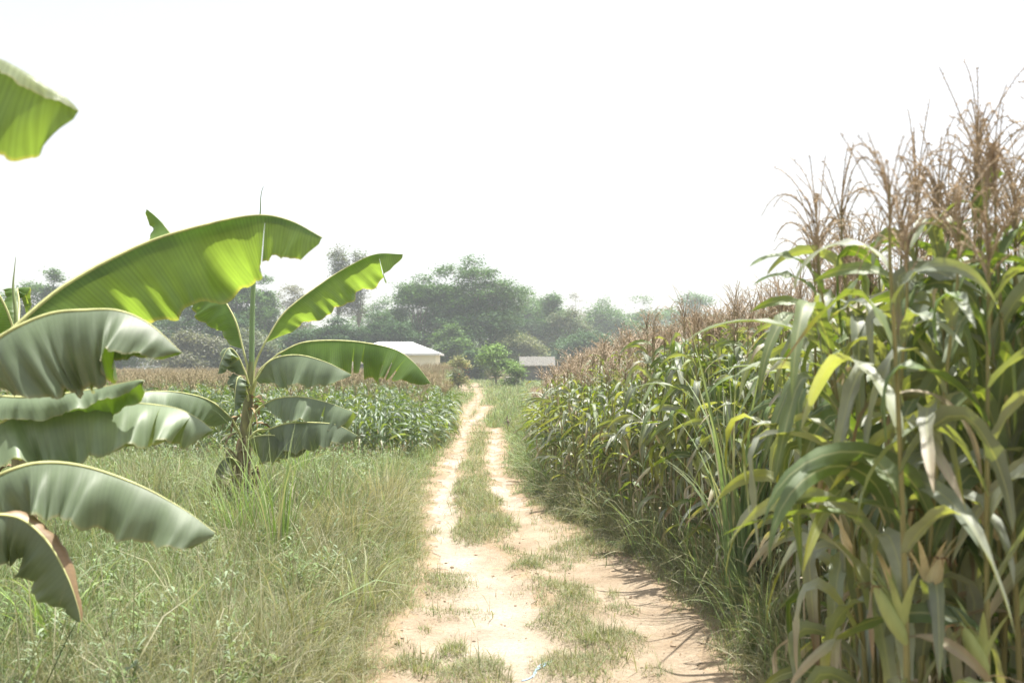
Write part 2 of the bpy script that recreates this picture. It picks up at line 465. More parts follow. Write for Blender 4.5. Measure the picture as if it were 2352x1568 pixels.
# stalk line of the right field and outline of the left field
RE = np.array([(3.0, 1.15), (3.7, 1.4), (5.0, 1.72), (6.5, 2.22), (8, 2.2), (10, 1.85), (12, 1.42), (14, 1.05), (16, 0.68), (20, 0.6), (34, 0.75), (60, 4.0), (140, 12)])
def right_edge(y): return np.interp(y, RE[:, 0], RE[:, 1])
LE = np.array([(20.0, -2.35), (24, -1.75), (30, -1.9), (36, -2.6), (45, -3.1), (60, -4.0), (75, -4.9), (100, -5.6), (130, -6.4)])
def left_edge(y): return np.interp(y, LE[:, 0], LE[:, 1])

# ground sheet ------------------------------------------------------
def axis(lims):
    out = []
    for a, b, s in lims: out.append(np.arange(a, b, s))
    out.append([lims[-1][1]])
    return np.concatenate(out)
gx = axis([(-640, -60, 29), (-60, -10, 2.5), (-10, -3.2, 0.34), (-3.2, 4.0, 0.09), (4.0, 10, 0.4), (10, 60, 2.5), (60, 640, 29)])
gy = axis([(-120, -4, 8), (-4, 2.6, 0.6), (2.6, 16, 0.10), (16, 40, 0.25), (40, 130, 1.5), (130, 700, 19)])
X, Y = np.meshgrid(gx, gy, indexing='ij')
BB = bare(X, Y)
Z = height(X, Y) - 0.04 * smooth(0.0, 1.6, BB)
Z = np.where(np.hypot(X, Y) > 130, 0, Z)
kk = (smooth(-4.5, -0.5, BB + 1.5 * (fbm(X * 2.2, Y * 2.0, 91) - 0.5)) * (Y > 2))[..., None]
kk = np.maximum(kk, ((X > 0) & (Y < 14) & (X < 3.2))[..., None] * 0.5)
g = Geo(); g.add(np.stack([X, Y, Z], -1).reshape(-1, 3), grid_quads(1, len(gx), len(gy))[:, ::-1], (np.array((0.19, 0.155, 0.085)) * (1 - kk) + np.array((0.32, 0.25, 0.175)) * kk).reshape(-1, 3))
tag(gobj('ground', g, M['ground']), kind='structure')

py_ = [2.9]
while py_[-1] < 118: py_.append(py_[-1] + max(0.022, 0.0042 * py_[-1]))
py_ = np.array(py_)
qx = np.arange(-3.2, 4.0, 0.024)
X, Y = np.meshgrid(qx, py_, indexing='ij')
# far away the path is followed sideways so that the columns stay on it
cx = np.interp(Y, [3, 20, 30, 45, 60, 114], [0, 0, -0.6, -1.2, -2.0, -3.6])
X = X * np.interp(Y, [3, 30, 114], [1, 1, 1.2]) + cx
Bm = bare(X, Y)
Zp = height(X, Y)
q = grid_quads(1, len(qx), len(py_))[:, ::-1]
keep = Bm.reshape(-1)[q].min(1) > 0
g = Geo(); q = q[keep]
used = np.unique(q); remap = np.zeros(X.size, np.int64); remap[used] = np.arange(len(used))
V = np.stack([X, Y, Zp], -1).reshape(-1, 3)[used]
dt = dist_track(X, Y).reshape(-1)[used]; xx_ = X.reshape(-1)[used]; yy_ = Y.reshape(-1)[used]
cn = np.interp(yy_, [4, 8.3, 9.3, 10.5, 12, 14], [0.09, -0.18, -0.35, -0.55, -0.8, -0.98])      # the trodden line runs down the left rut
kt = np.exp(-((xx_ - cn) / np.interp(yy_, [6, 12], [0.36, 0.28])) ** 2)
kt = np.where(yy_ > 14, 0.75, kt); kt = np.clip(kt + 0.7 * (fbm(xx_ * 1.6, yy_ * 0.9, 66) - 0.5), 0, 1)[:, None]
g.add(V, remap[q], np.array((0.325, 0.262, 0.192)) * (1 - kt) + np.array((0.385, 0.335, 0.275)) * kt)
tag(gobj('dirt_path', g, M['path']), kind='structure')

# ------------------------------------------------------------------ grass
GREEN = np.array((0.12, 0.18, 0.06)); LUSH = np.array((0.175, 0.245, 0.105)); OLIVE = np.array((0.24, 0.24, 0.13))
STRAW = np.array((0.37, 0.36, 0.24)); BLUEG = np.array((0.23, 0.29, 0.19))
gm = Geo()       # meadow
gp = Geo()       # short grass on the path and verges
bands = [(2.6, 4.5, 1500), (4.5, 6.5, 3600), (6.5, 9, 4800), (9, 12, 3900), (12, 16, 2700), (16, 21, 1300), (21, 30, 750), (30, 45, 330), (45, 75, 110), (75, 128, 45)]
bands = [t + (0,) for t in bands] + [(4.8, 8, 6500, 1), (8, 12, 4300, 1), (12, 18, 2100, 1), (18, 30, 900, 1)]
for a, b, den, only in bands:
    xl, xr = -0.56 * b - 1.2, 4.6
    if a >= 21: xl = -9 if a < 30 else -9.5
    if a >= 30: xr = 6 + (b - 30) * 0.12
    if only: xl, xr = -1.4, 2.4
    n = int((xr - xl) * (b - a) * den)
    x = rng.uniform(xl, xr, n); y = rng.uniform(a, b, n)
    br = bare(x, y); pd = patch_density(x, y); nzq = fbm(x * 5, y * 4, 77)
    le = left_edge(y); re = right_edge(y)
    on_path = br > -0.3
    left = (x < -0.2 - 0.02 * y)
    p = np.where(on_path, pd * 0.8 * (br > -5), 1.0)
    p = np.where(on_path & (pd < 0.05), 0.004 + 0.26 * (x > 0.25 + (y < 10) * 9) * (y < 24) * (nzq > 0.5), p)
    p = np.where(on_path, p, np.clip(0.25 + 0.5 * (-br - 0.3), 0, 1))
    infield = (x > re + 0.35) | ((y > 20.5) & (x < le - 0.25))
    p = np.where(infield, np.where((x > re) & (y < 14), 0.35, 0.0), p)
    if only: p = np.clip(pd * 1.1, 0, 1) * (br > -9)
    k = rng.random(n) < p
    x, y, br, pd, on_path, left, re = x[k], y[k], br[k], pd[k], on_path[k], left[k], re[k]
    n = len(x)
    z = height(x, y) - 0.01
    nz = fbm(x * 0.9, y * 0.7, 21); nz2 = fbm(x * 2.5, y * 2.2, 22)
    r = rng.random(n)
    # how tall: short on the path, tall in the meadow at the left
    dm = np.clip(-br * (0.10 + 0.006 * y), 0, 3)          # metres outside the soil
    hm = np.where(left & (y < 21), (0.07 + 0.36 * smooth(0.0, 0.9, dm) * (0.3 + 1.3 * nz)) * np.interp(y, [0, 12, 16, 21], [1, 1, 0.7, 0.5]), 0.07 + 0.20 * smooth(0, 0.8, dm) * (0.6 + 0.9 * nz2))
    hm = np.where(on_path | (pd > 0.1), 0.022 + 0.055 * nz2 + 0.06 * (rng.random(n) < 0.1) + 0.06 * smooth(9, 13, y) * nz2, hm)
    hm = np.where((x > re - 0.35) & (y < 34), hm + 0.10 + 0.12 * nz2, hm)
    hm = np.where((~on_path) & (~left) & (x < re - 0.9) & (y < 30), np.minimum(hm, 0.12), hm)
    L = hm * rng.uniform(0.5, 1.3, n) * 1.25 * (1 + 0.9 * (rng.random(n) < 0.06))
    W = np.maximum(0.0020 + 0.008 * rng.random(n) ** 4, 0.00045 * y) * np.where(L > 0.25, 1.25, 0.9)
    # colour: straw-coloured along the verge at the left, fresher further in
    dry = np.clip(0.20 + 0.9 * (nz - 0.45) + 0.45 * smooth(-3.8, -1.1, x) * (y < 20) * left - 0.25 * (y > 16), 0.06, 0.85)
    dry = np.where(on_path | (pd > 0.1), 0.58, dry)
    dry = np.where((x > 0.3) & (y < 15), 0.68, dry)
    base = np.where((nz2 > 0.52)[:, None], LUSH, GREEN)
    base = base * (1 - 0.5 * (rng.random(n) < 0.5)[:, None]) + BLUEG * (0.5 * (rng.random(n) < 0.5)[:, None])
    isdry = (r < dry)
    tint = np.where(isdry[:, None], STRAW * rng.uniform(0.6, 1.1, n)[:, None], base * rng.uniform(0.75, 1.3, n)[:, None])
    tint = np.where((rng.random(n) < 0.3)[:, None], OLIVE * rng.uniform(0.7, 1.2, n)[:, None], tint)
    tint = np.clip(tint, 0.01, 0.9)
    phi0 = R(90) - np.abs(rng.normal(0, 0.62, n)); phi1 = phi0 - rng.uniform(0.1, 2.6, n)
    for g_, sel in ((gm, left & ~on_path), (gp, ~(left & ~on_path))):
        blades(g_, np.stack([x, y, z], -1)[sel], rng.uniform(0, 6.283, sel.sum()), phi0[sel], phi1[sel], 1.4, L[sel], W[sel], tint[sel], S=3 if b < 22 else 2, C=2,
               twist=rng.uniform(-1.5, 1.5, sel.sum()))

# dead leaves and crumbs on the soil
n = 5200
y = 4 + 18 * rng.random(n) ** 1.3; x = rng.uniform(-1.8, 2.6, n)
k = (bare(x, y) > -0.6) & (rng.random(n) < 0.25 + 0.75 * smooth(0.2, 1.4, np.abs(x - 0.1) + 0.5 * vnoise(x * 3, y * 3, 8)))
x, y = x[k], y[k]; n = len(x)
gl = Geo()
blades(gl, np.stack([x, y, height(x, y) + 0.006], -1), rng.uniform(0, 6.283, n), rng.uniform(-0.05, 0.5, n), rng.uniform(-0.6, 0.1, n), 1.0, rng.uniform(0.012, 0.07, n), rng.uniform(0.003, 0.009, n),
       np.array((0.24, 0.17, 0.10)) * rng.uniform(0.4, 1.7, n)[:, None], S=3, C=2, prof='leaf', daz=rng.normal(0, 1, n))
tag(gobj('leaf_litter', gl, M['grass']), 'scattered bits of dry leaf and straw on the bare soil', 'litter', kind='stuff')

# leafy weeds among the meadow grass: stems with little leaves
n = 2800
y = 3.6 + 17 * rng.random(n) ** 0.8; x = rng.uniform(-1, 0, n) * (0.56 * y + 0.8)
k = (bare(x, y) < -4.5) & (fbm(x * 0.7, y * 0.6, 55) > 0.36)
x, y = x[k], y[k]; n = len(x)
H = rng.uniform(0.22, 0.6, n)
gw = Geo()
az = rng.uniform(0, 6.283, n)
blades(gw, np.stack([x, y, height(x, y)], -1), az, R(85), R(60), 1.2, H, 0.006, (0.2, 0.24, 0.1), S=3, C=2, prof='flat')
m_ = 22
t = rng.random((n, m_)) ** 0.8 * 0.98 + 0.02
bx = x[:, None] + np.cos(az)[:, None] * H[:, None] * 0.28 * t ** 1.5; by = y[:, None] + np.sin(az)[:, None] * H[:, None] * 0.28 * t ** 1.5
bz = H[:, None] * 0.95 * t
bb = np.stack([bx, by, bz], -1).reshape(-1, 3)
cc = np.where(rng.random(n)[:, None] < 0.5, BLUEG, LUSH * 0.95) * rng.uniform(0.8, 1.5, n)[:, None]
cc = np.repeat(cc, m_, 0)
nn = len(bb)
blades(gw, bb, rng.uniform(0, 6.283, nn), rng.uniform(0.2, 1.2, nn), rng.uniform(-0.9, 0.3, nn), 1.3, rng.uniform(0.04, 0.12, nn), rng.uniform(0.010, 0.024, nn), cc, S=3, C=2, prof='leaf')
for nm, g_, lb, ct in (('meadow_grass', gm, 'thick mixed green and straw coloured grass left of the path', 'grass'),
                       ('short_grass', gp, 'short patchy grass on the path and along its verges', 'grass'),
                       ('leafy_weeds', gw, 'low leafy weeds mixed into the grass under the banana plants', 'weeds')):
    tag(gobj(nm, g_, M['grass']), lb, ct, kind='stuff')

# ------------------------------------------------------------------ tall grass clumps and tufts: things
def tall_clump(name, label, x, y, nb, L, W, spread, col, lean=0.35, droop=2.0, dryf=0.15, cat='tall grass', group=None, S=10, up=0.16):
    g = Geo()
    r = spread * np.sqrt(rng.random(nb)); a = rng.uniform(0, 6.283, nb)
    b = np.stack([r * np.cos(a), r * np.sin(a), np.zeros(nb)], -1)
    az = a + rng.normal(0, 0.7, nb)
    nb0 = nb
    ln = L * rng.uniform(0.55, 1.1, nb)
    ph0 = R(90) - np.abs(rng.normal(0, up, nb)) - 0.05
    ph1 = ph0 - rng.uniform(0.2, droop, nb)
    ti = np.where((rng.random(nb) < dryf)[:, None], STRAW * 1.0, np.array(col) * rng.uniform(0.75, 1.25, nb)[:, None])
    blades(g, b, az, ph0, ph1, rng.uniform(1.3, 2.6, nb), ln, W * rng.uniform(0.6, 1.2, nb), ti, S=S, C=3, fold=0.35, twist=rng.uniform(-0.8, 0.8, nb),
           tip=np.array(col) * 0.5 + STRAW * 0.5)
    o = gobj(name, g, M['grass'])
    o.location = (x, y, float(height(np.array([x]), np.array([y]))[0]) - 0.02)
    tag(o, label, cat, group)
    return o

CL = [
    (640, 1330, 26, 1.75, 0.012, 0.10, (0.22, 0.33, 0.10), 'tall upright grass clump just right of the middle banana stem', 1.0),
    (575, 1235, 60, 1.25, 0.009, 0.25, (0.22, 0.30, 0.12), 'dense grass clump hiding the base of the middle banana stem', 1.8),
    (500, 1260, 60, 1.0, 0.009, 0.25, (0.24, 0.30, 0.14), 'dense low grass clump just left of the middle banana stem', 1.8),
    (560, 1290, 30, 1.5, 0.012, 0.14, (0.22, 0.33, 0.12), 'tall grass clump growing against the middle banana stem', 2.3),
    (760, 1230, 30, 1.25, 0.011, 0.15, (0.22, 0.32, 0.12), 'green grass clump under the lower right leaf of the middle banana', 2.2),
    (330, 1300, 30, 1.15, 0.012, 0.16, (0.23, 0.33, 0.13), 'green grass clump between the two banana plants', 2.1),
    (690, 1130, 34, 1.7, 0.013, 0.14, (0.25, 0.36, 0.14), 'tallest arching grass clump, behind the middle banana leaves', 2.6),
    (880, 1195, 60, 0.95, 0.007, 0.22, (0.40, 0.38, 0.20), 'fine straw coloured grass clump beside the path edge', 1.5),
    (800, 1270, 60, 0.85, 0.007, 0.22, (0.38, 0.36, 0.19), 'fine dry grass clump in the middle of the left verge', 1.5),
    (900, 1110, 45, 0.8, 0.007, 0.2, (0.33, 0.37, 0.20), 'fine pale grass clump in front of the left corn corner', 1.5),
    (830, 1420, 18, 0.8, 0.010, 0.12, (0.33, 0.38, 0.22), 'grass clump with long arching pale blades leaning to the path', 2.7),
    (420, 1490, 40, 0.75, 0.009, 0.2, (0.28, 0.33, 0.16), 'green grass clump low in the left foreground', 2.2),
    (130, 1540, 26, 1.0, 0.014, 0.14, (0.25, 0.36, 0.12), 'grass clump under the hanging withered banana leaf', 2.4),
    (210, 1210, 30, 1.1, 0.012, 0.15, (0.24, 0.36, 0.12), 'green grass clump behind the dark drooping banana leaf', 2.3),
]
for px, py, nb, L, W, spr, col, lb, dr in CL:
    x, y = gnd(px, py)
    tall_clump('tall_grass_clump', lb, x, y, int(nb * 1.6), L, W * 1.35, spr, col, droop=dr, group='tall grass clumps in the left meadow')
# cane-like grass in front of the right field
for px, py, d, nb, L, W, spr, lb, dr in [
    (1698, None, 8.0, 70, 2.35, 0.032, 0.13, 'tall bluish cane grass clump rising in front of the ripe corn', 1.3),
    (1610, None, 8.9, 44, 1.35, 0.013, 0.22, 'arching pale grass clump at the foot of the corn beside the tall cane grass', 2.8),
    (1745, None, 7.1, 60, 1.0, 0.010, 0.28, 'dense green grass clump under the nearest corn stalks', 2.3),
    (1810, None, 6.4, 44, 0.8, 0.009, 0.22, 'dark green grass clump low at the right path edge', 2.3),
    (1500, None, 10.4, 44, 0.9, 0.010, 0.24, 'grass clump at the foot of the right corn, furthest up the path', 2.3)]:
    x = (px - 1176) / F * d
    tall_clump('tall_grass_clump', lb, x, d, nb, L, W, spr, (0.17, 0.25, 0.12) if L > 2 else (0.19, 0.26, 0.12), droop=dr, group='grass clumps along the right field', S=12, up=0.05 if L > 2 else 0.35)

TU = [(1110, 1212, 60, 0.16, 0.16, 'bushy grass tuft with a dark left side on the middle strip'), (1215, 1303, 40, 0.12, 0.07, 'small wide tuft on the bare soil where the ruts meet'),
      (1265, 1306, 14, 0.10, 0.05, 'tiny upright tuft right of the wide small tuft'), (1410, 1352, 12, 0.11, 0.05, 'lone thin tuft near the right path edge'),
      (1310, 1372, 40, 0.15, 0.12, 'dark green tuft on the upper end of the right grass patch'), (1375, 1470, 60, 0.2, 0.16, 'largest spiky tuft in the right grass patch'),
      (1420, 1500, 40, 0.16, 0.13, 'spiky tuft at the right end of the grass patch'), (1040, 1492, 34, 0.15, 0.09, 'small spiky tuft on bare soil left of the pale rut'),
      (960, 1530, 50, 0.2, 0.14, 'leaning tuft nearest the lower left path edge'), (1130, 1560, 40, 0.14, 0.12, 'tuft at the bottom edge beside the blue twine'),
      (1330, 1400, 36, 0.12, 0.12, 'low tuft in the middle of the right grass patch'), (985, 1225, 50, 0.16, 0.14, 'dry brownish tuft overhanging the left rut')]
for px, py, nb, L, spr, lb in TU:
    x, y = gnd(px, py)
    tall_clump('grass_tuft', lb, x, y, nb * 2, L, 0.006, spr, (0.19, 0.22, 0.095), droop=1.4, dryf=0.35, cat='grass tuft', group='grass tufts on the path', S=4, up=0.6)

# ------------------------------------------------------------------ corn
CG = np.array([(0.09, 0.14, 0.045), (0.13, 0.175, 0.08), (0.18, 0.215, 0.145), (0.25, 0.275, 0.225), (0.17, 0.20, 0.155)])
CDRY = np.array([(0.42, 0.35, 0.23), (0.30, 0.20, 0.11), (0.52, 0.47, 0.36)])
CYEL = np.array((0.30, 0.31, 0.06))

def corn_arrays(h, seed, nleaf=13, S=14, C=5, tassel=2, dry=0.25, ear=True, young=False):
    """returns Geo for stalk, foliage, tassel, ear of one plant standing at the origin; h = height of the top leaf"""
    r = np.random.default_rng(seed)
    bend = r.normal(0, 0.028, 2)
    zz = np.linspace(0, 1, 12)
    cl = np.stack([bend[0] * zz ** 2 * h, bend[1] * zz ** 2 * h, zz * h], -1)
    cl2 = np.vstack([cl, cl[-1] + np.array([bend[0] * 0.1, bend[1] * 0.1, 0.24])])
    st = Geo(); rad = np.concatenate([np.linspace(0.0135, 0.006, 12), [0.003]])
    tubes(st, cl2, rad, (0.24, 0.22, 0.09) if not young else (0.2, 0.27, 0.1), sides=6 if S > 8 else 4)
    fo = Geo()
    k = np.arange(nleaf); f = 0.08 + 0.90 * (k / (nleaf - 1)) ** 0.95
    b = np.stack([np.interp(f, zz, cl[:, i]) for i in range(3)], -1)
    az0 = r.uniform(0, 6.283)
    az = az0 + np.pi * k + r.normal(0, 0.45, nleaf)
    L = (0.55 + 0.42 * np.sin(np.pi * np.clip(f * 0.95, 0, 1)) ** 0.8) * r.uniform(0.85, 1.15, nleaf) * (0.84 if not young else 0.72)
    L[-2:] *= 0.75
    W = (0.046 + 0.030 * np.sin(np.pi * np.clip(f * 0.9 + 0.05, 0, 1))) * r.uniform(0.85, 1.12, nleaf) * (1 if not young else 0.8)
    ph0 = R(66) + r.normal(0, 0.16, nleaf) + 0.12 * f
    ph1 = -R(78) + r.normal(0, 0.4, nleaf) + 0.3 * f * (r.random(nleaf) < 0.6)
    p = r.uniform(0.4, 1.3, nleaf)
    g = CG[r.integers(0, len(CG), nleaf)] * r.uniform(0.8, 1.25, nleaf)[:, None]
    if young: g = g * (0.66, 0.78, 0.80)
    tip = g * 1.1
    u = r.random(nleaf)
    isdry = (f < 0.34 + 0.14 * r.random()) & (u < dry * 3.0) | (u < dry * 0.30)
    yel = (u > 0.86)
    dc = CDRY[r.integers(0, 3, nleaf)] * r.uniform(0.7, 1.1, nleaf)[:, None]
    tint = np.where(isdry[:, None], dc, g)
    tip = np.where(isdry[:, None], dc, np.where(yel[:, None], CYEL, tip))
    tip = np.where(((u > 0.93) | ((u > 0.4) & (u < 0.4 + dry * 0.9)))[:, None], CDRY[r.integers(0, 3, nleaf)], tip)
    kp = r.uniform(0.25, 0.7, nleaf); ka = np.where(r.random(nleaf) < 0.65, r.uniform(0.8, 2.2, nleaf), 0) * (0 if young else 1)
    ph1 = np.where(ka > 0, ph1 + 1.25, ph1)
    ph0 = np.where(isdry, R(30), ph0); ph1 = np.where(isdry, -R(88), ph1); p = np.where(isdry, 0.6, p)
    L = np.where(isdry, L * 0.75, L); W = np.where(isdry, W * 0.42, W)
    blades(fo, b, az, ph0, ph1, p, L, W, tint, S=S, C=C, fold=0.32, kink=(kp, ka), rag=0.3 if S > 8 else 0.0, wave=r.uniform(0.1, 0.5, nleaf), twist=r.normal(0, 1.5, nleaf) + np.where(isdry, 2.0, 0),
           daz=r.normal(0, 0.4, nleaf), prof='corn', tip=tip, rnd=r.random(nleaf))
    ta = Geo()
    top = cl2[-1]
    if tassel:
        tc_ = np.array((0.42, 0.34, 0.25)) if not young else np.array((0.31, 0.26, 0.16))
        nb = int(r.integers(10, 21)) if tassel == 2 else 10
        kk = 9 if tassel == 2 else 4
        s = np.linspace(0, 1, kk)
        lean = r.normal(0, 0.12, 2)
        LT = r.uniform(0.34, 0.50)
        base = cl2[-2] + (top - cl2[-2]) * np.linspace(0.35, 1.0, nb)[:, None]
        aa = r.uniform(0, 6.283, nb); out = r.uniform(0.05, 0.22, nb); up = r.uniform(0.18, 0.36, nb); dr = r.uniform(0.0, 0.20, nb)
        P = np.zeros((nb + 1, kk, 3))
        P[:nb, :, 0] = base[:, None, 0] + np.cos(aa)[:, None] * out[:, None] * s ** 1.1
        P[:nb, :, 1] = base[:, None, 1] + np.sin(aa)[:, None] * out[:, None] * s ** 1.1
        P[:nb, :, 2] = base[:, None, 2] + up[:, None] * s - dr[:, None] * s ** 3 * 1.3
        P[nb] = cl2[-2] + (top - cl2[-2]) * 0.4 + np.stack([lean[0] * s ** 3, lean[1] * s ** 3, LT * s - 0.05 * s ** 4], -1) * 1.0
        rd = np.linspace(0.0030, 0.0018, kk) * (1.0 if tassel == 2 else 1.7)
        tubes(ta, P, np.broadcast_to(rd, (nb + 1, kk)), tc_, sides=3)
        if tassel == 2:
            ns = 34
            t_ = np.linspace(0.12, 1, ns)
            pts = np.stack([np.stack([np.interp(t_, s, P[i, :, c]) for c in range(3)], -1) for i in range(nb + 1)], 0)
            pts = np.repeat(pts.reshape(-1, 3), 2, 0)
            q = len(pts)
            tcol = tc_ * r.uniform(0.65, 1.35, q)[:, None]
            blades(ta, pts, r.uniform(0, 6.283, q), r.uniform(-0.3, 1.3, q), r.uniform(-0.9, 0.6, q), 1.0, r.uniform(0.008, 0.014, q), 0.0034, tcol, S=1, C=2, prof='flat')
        elif tassel == 1:
            q = 46; ii = r.integers(0, nb + 1, q); jj = r.integers(1, kk, q)
            blades(ta, P[ii, jj], r.uniform(0, 6.283, q), r.uniform(-0.3, 1.3, q), 0.2, 1.0, 0.04, 0.008, tc_ * r.uniform(0.65, 1.3, q)[:, None], S=1, C=2, prof='flat')
    ea = Geo()
    if ear:
        fz = r.uniform(0.42, 0.55); a = r.uniform(0, 6.283); le = r.uniform(0.2, 0.26)
        b0 = np.array([np.interp(fz, zz, cl[:, i]) for i in range(3)])
        d = np.array([math.cos(a) * 0.5, math.sin(a) * 0.5, 0.85]); s = np.linspace(0, 1, 8)
        cl3 = b0 + d * le * s[:, None]
        col = np.array((0.55, 0.47, 0.28)) if r.random() < 0.6 else np.array((0.28, 0.33, 0.13))
        tubes(ea, cl3, np.array([0.010, 0.021, 0.026, 0.027, 0.025, 0.020, 0.012, 0.003]), col, sides=8)
        blades(ea, np.repeat(cl3[1:2], 5, 0), a + np.linspace(-1.6, 1.6, 5), R(70), R(45), 1.5, le * 1.15, 0.035, col * 1.05, S=5, C=3, fold=0.4)
        blades(ea, np.repeat(cl3[-2:-1], 12, 0), a + r.normal(0, 0.9, 12), R(60), -R(80), 1.0, 0.09, 0.004, (0.16, 0.07, 0.035), S=3, C=2)
    return st, fo, ta, ea

def corn_proto(name, h, seed, mats=('stem', 'corn', 'tassel', 'stem'), **k):
    parts = corn_arrays(h, seed, **k)
    out = []
    for nm, g, mt in zip(('stalk', 'foliage', 'tassel', 'ear'), parts, mats):
        if g.n: out.append((nm, mesh_from(nm, *g.arrays(), M[mt])))
    return out

def place_corn(proto, x, y, s, rz, label, group):
    e = empty('corn_plant', (x, y, float(height(np.array([x]), np.array([y]))[0])), rz)
    e.scale = (0.5 + 0.5 * s, 0.5 + 0.5 * s, s)
    e.rotation_euler = (random.gauss(0, 0.02), random.gauss(0, 0.02), rz)
    for nm, me in proto: obj(nm, me, e)
    tag(e, label, 'corn plant', group)
    return e

def corn_mass(name, label, xs, ys, ss, variants, mats):
    """many small plants as one object: positions, scales; variants = list of Geo tuples merged with material ids"""
    Vs, Qs, Cs, Ls, Ms = [], [], [], [], []
    n0 = 0
    vi = rng.integers(0, len(variants), len(xs)); rz = rng.uniform(0, 6.283, len(xs)); zz = height_far(xs, ys)
    for v, parts in enumerate(variants):
        V = []; Q = []; C = []; L = []; Mi = []; k0 = 0
        for pi, g in enumerate(parts):
            if not g.n: continue
            a, q, c, l = g.arrays(); V.append(a); Q.append(q + k0); C.append(c); L.append(l); Mi.append(np.full(len(q), pi)); k0 += len(a)
        V, Q, C, L, Mi = map(np.concatenate, (V, Q, C, L, Mi))
        I = np.where(vi == v)[0]
        if not len(I): continue
        cz, sz = np.cos(rz[I])[:, None], np.sin(rz[I])[:, None]
        s_ = ss[I][:, None]; sx = 0.5 + 0.5 * s_
        W_ = np.stack([(V[:, 0] * cz - V[:, 1] * sz) * sx + xs[I][:, None], (V[:, 0] * sz + V[:, 1] * cz) * sx + ys[I][:, None], V[:, 2] * s_ + zz[I][:, None]], -1)
        Vs.append(W_.reshape(-1, 3).astype(np.float32))
        Qs.append((Q[None] + (np.arange(len(I)) * len(V))[:, None, None]).reshape(-1, 4) + n0)
        Cs.append((C[None] * rng.uniform(0.85, 1.15, len(I))[:, None, None]).reshape(-1, 3)); Ls.append(np.tile(L, (len(I), 1))); Ms.append(np.tile(Mi, len(I)))
        n0 += len(V) * len(I)
    V, Q, C, L, Mi = map(np.concatenate, (Vs, Qs, Cs, Ls, Ms))
    me = mesh_from(name, V, Q, C, L, [M[m] for m in mats], True, Mi)
    return tag(obj(name, me), label, 'corn field', kind='stuff')

CM = ('stem', 'corn', 'tassel', 'stem')
# right field ------------------------------------------------------
pts = []
y = 2.7
row = 0.0
for i in range(30):                       # rows follow the edge
    off = i * 0.42
    yy = 3.3 + random.random() * 0.2
    while yy < 36:
        x = right_edge(yy) + off + random.gauss(0, 0.07)
        if x < 0.53 * yy + 1.3 and not (i > 13 and yy > 30): pts.append((x, yy + random.gauss(0, 0.05), off))
        yy += 0.145 + 0.006 * yy + (0.05 if i > 3 else 0)
pts = np.array(pts)
d = pts[:, 1]; off = pts[:, 2]
# plants at the very edge of the far corner are shorter
ramp = np.where(d > 18, np.interp(off, [0, 0.5, 1.0, 1.6], [0.56, 0.68, 0.84, 1.0]), np.where(d > 11.5, np.interp(off, [0, 0.5, 1.0, 1.6], [0.74, 0.84, 0.94, 1.0]), np.interp(off, [0, 0.6], [0.93, 1.0])))
ramp = ramp * np.interp(d, [3, 4.2, 5.6, 7.6, 13, 18, 30, 36], [1.06, 1.20, 1.12, 1.07, 1.04, 1.0, 0.93, 0.8])
SS = ramp * np.clip(rng.normal(1.0, 0.035, len(pts)), 0.93, 1.06)
score = d * 0.55 + off * 2.2
order = np.argsort(score)
NR = 228
sel, rest = order[:NR], order[NR:]
HR = 2.18
protos = [corn_proto('ripe', HR, 100 + i, dry=0.15, nleaf=16 + i % 3) for i in range(9)]
tal = {0: 'tall ripe corn plant in the rows closest to the camera at the right',
       1: 'ripe corn plant standing between the tall cane grass and the nearest corn',
       2: 'ripe corn plant in the middle stretch of the right field, around the tall cane grass',
       3: 'ripe corn plant with hanging leaves at the far corner of the right field',
       4: 'ripe corn plant with brown tassel deeper in the far part of the right field'}
for i in sel:
    x, y_, o_ = pts[i]
    b_ = 0 if y_ < 5.6 else 1 if y_ < 7.6 else 2 if y_ < 11 else (3 if o_ < 0.9 else 4)
    place_corn(protos[random.randrange(len(protos))], x, y_, SS[i], random.uniform(0, 6.283), tal[b_], 'ripe corn plants of the right field')
var = [corn_arrays(HR, 200 + i, dry=0.16, S=8, C=3, tassel=1, ear=False, nleaf=12) for i in range(6)]
corn_mass('ripe_corn_field', 'dense mass of ripe corn with pinkish brown tassels filling the right field', pts[rest, 0], pts[rest, 1], SS[rest], var, CM)

# left field -------------------------------------------------------
pts = []
for i in range(60):
    off = i * 0.5
    yy = 20.9 + random.random() * 0.3
    while yy < 34:
        x = left_edge(yy) - off + random.gauss(0, 0.07)
        if x > -0.56 * yy - 2: pts.append((x, yy, off))
        yy += 0.27
pts = np.array(pts)
HL = 1.36
ramp = np.interp(pts[:, 2], [0, 1.0], [0.86, 1.0]) * np.interp(pts[:, 1], [20, 22, 30], [0.9, 0.98, 1.0])
SS = ramp * rng.normal(1.0, 0.05, len(pts))
score = (pts[:, 1] - 20.5) * 2.0 + np.maximum(0, -pts[:, 0] - 7) * 0.5 + np.where(pts[:, 2] < 0.6, -3.0, 0)
order = np.argsort(score)
NLF = 72
sel, rest = order[:NLF], order[NLF:]
protos = [corn_proto('green', HL, 300 + i, dry=0.03, nleaf=12, S=8, C=3, young=True, ear=False, tassel=1 if i % 3 == 0 else 0) for i in range(6)]
for i in sel:
    x, y_, o_ = pts[i]
    lb = 'green leafy corn plant at the corner of the left field beside the path' if o_ < 2.2 else 'green corn plant in the front rows of the left field behind the banana plants'
    place_corn(protos[random.randrange(len(protos))], x, y_, SS[i], random.uniform(0, 6.283), lb, 'green corn plants of the left field')
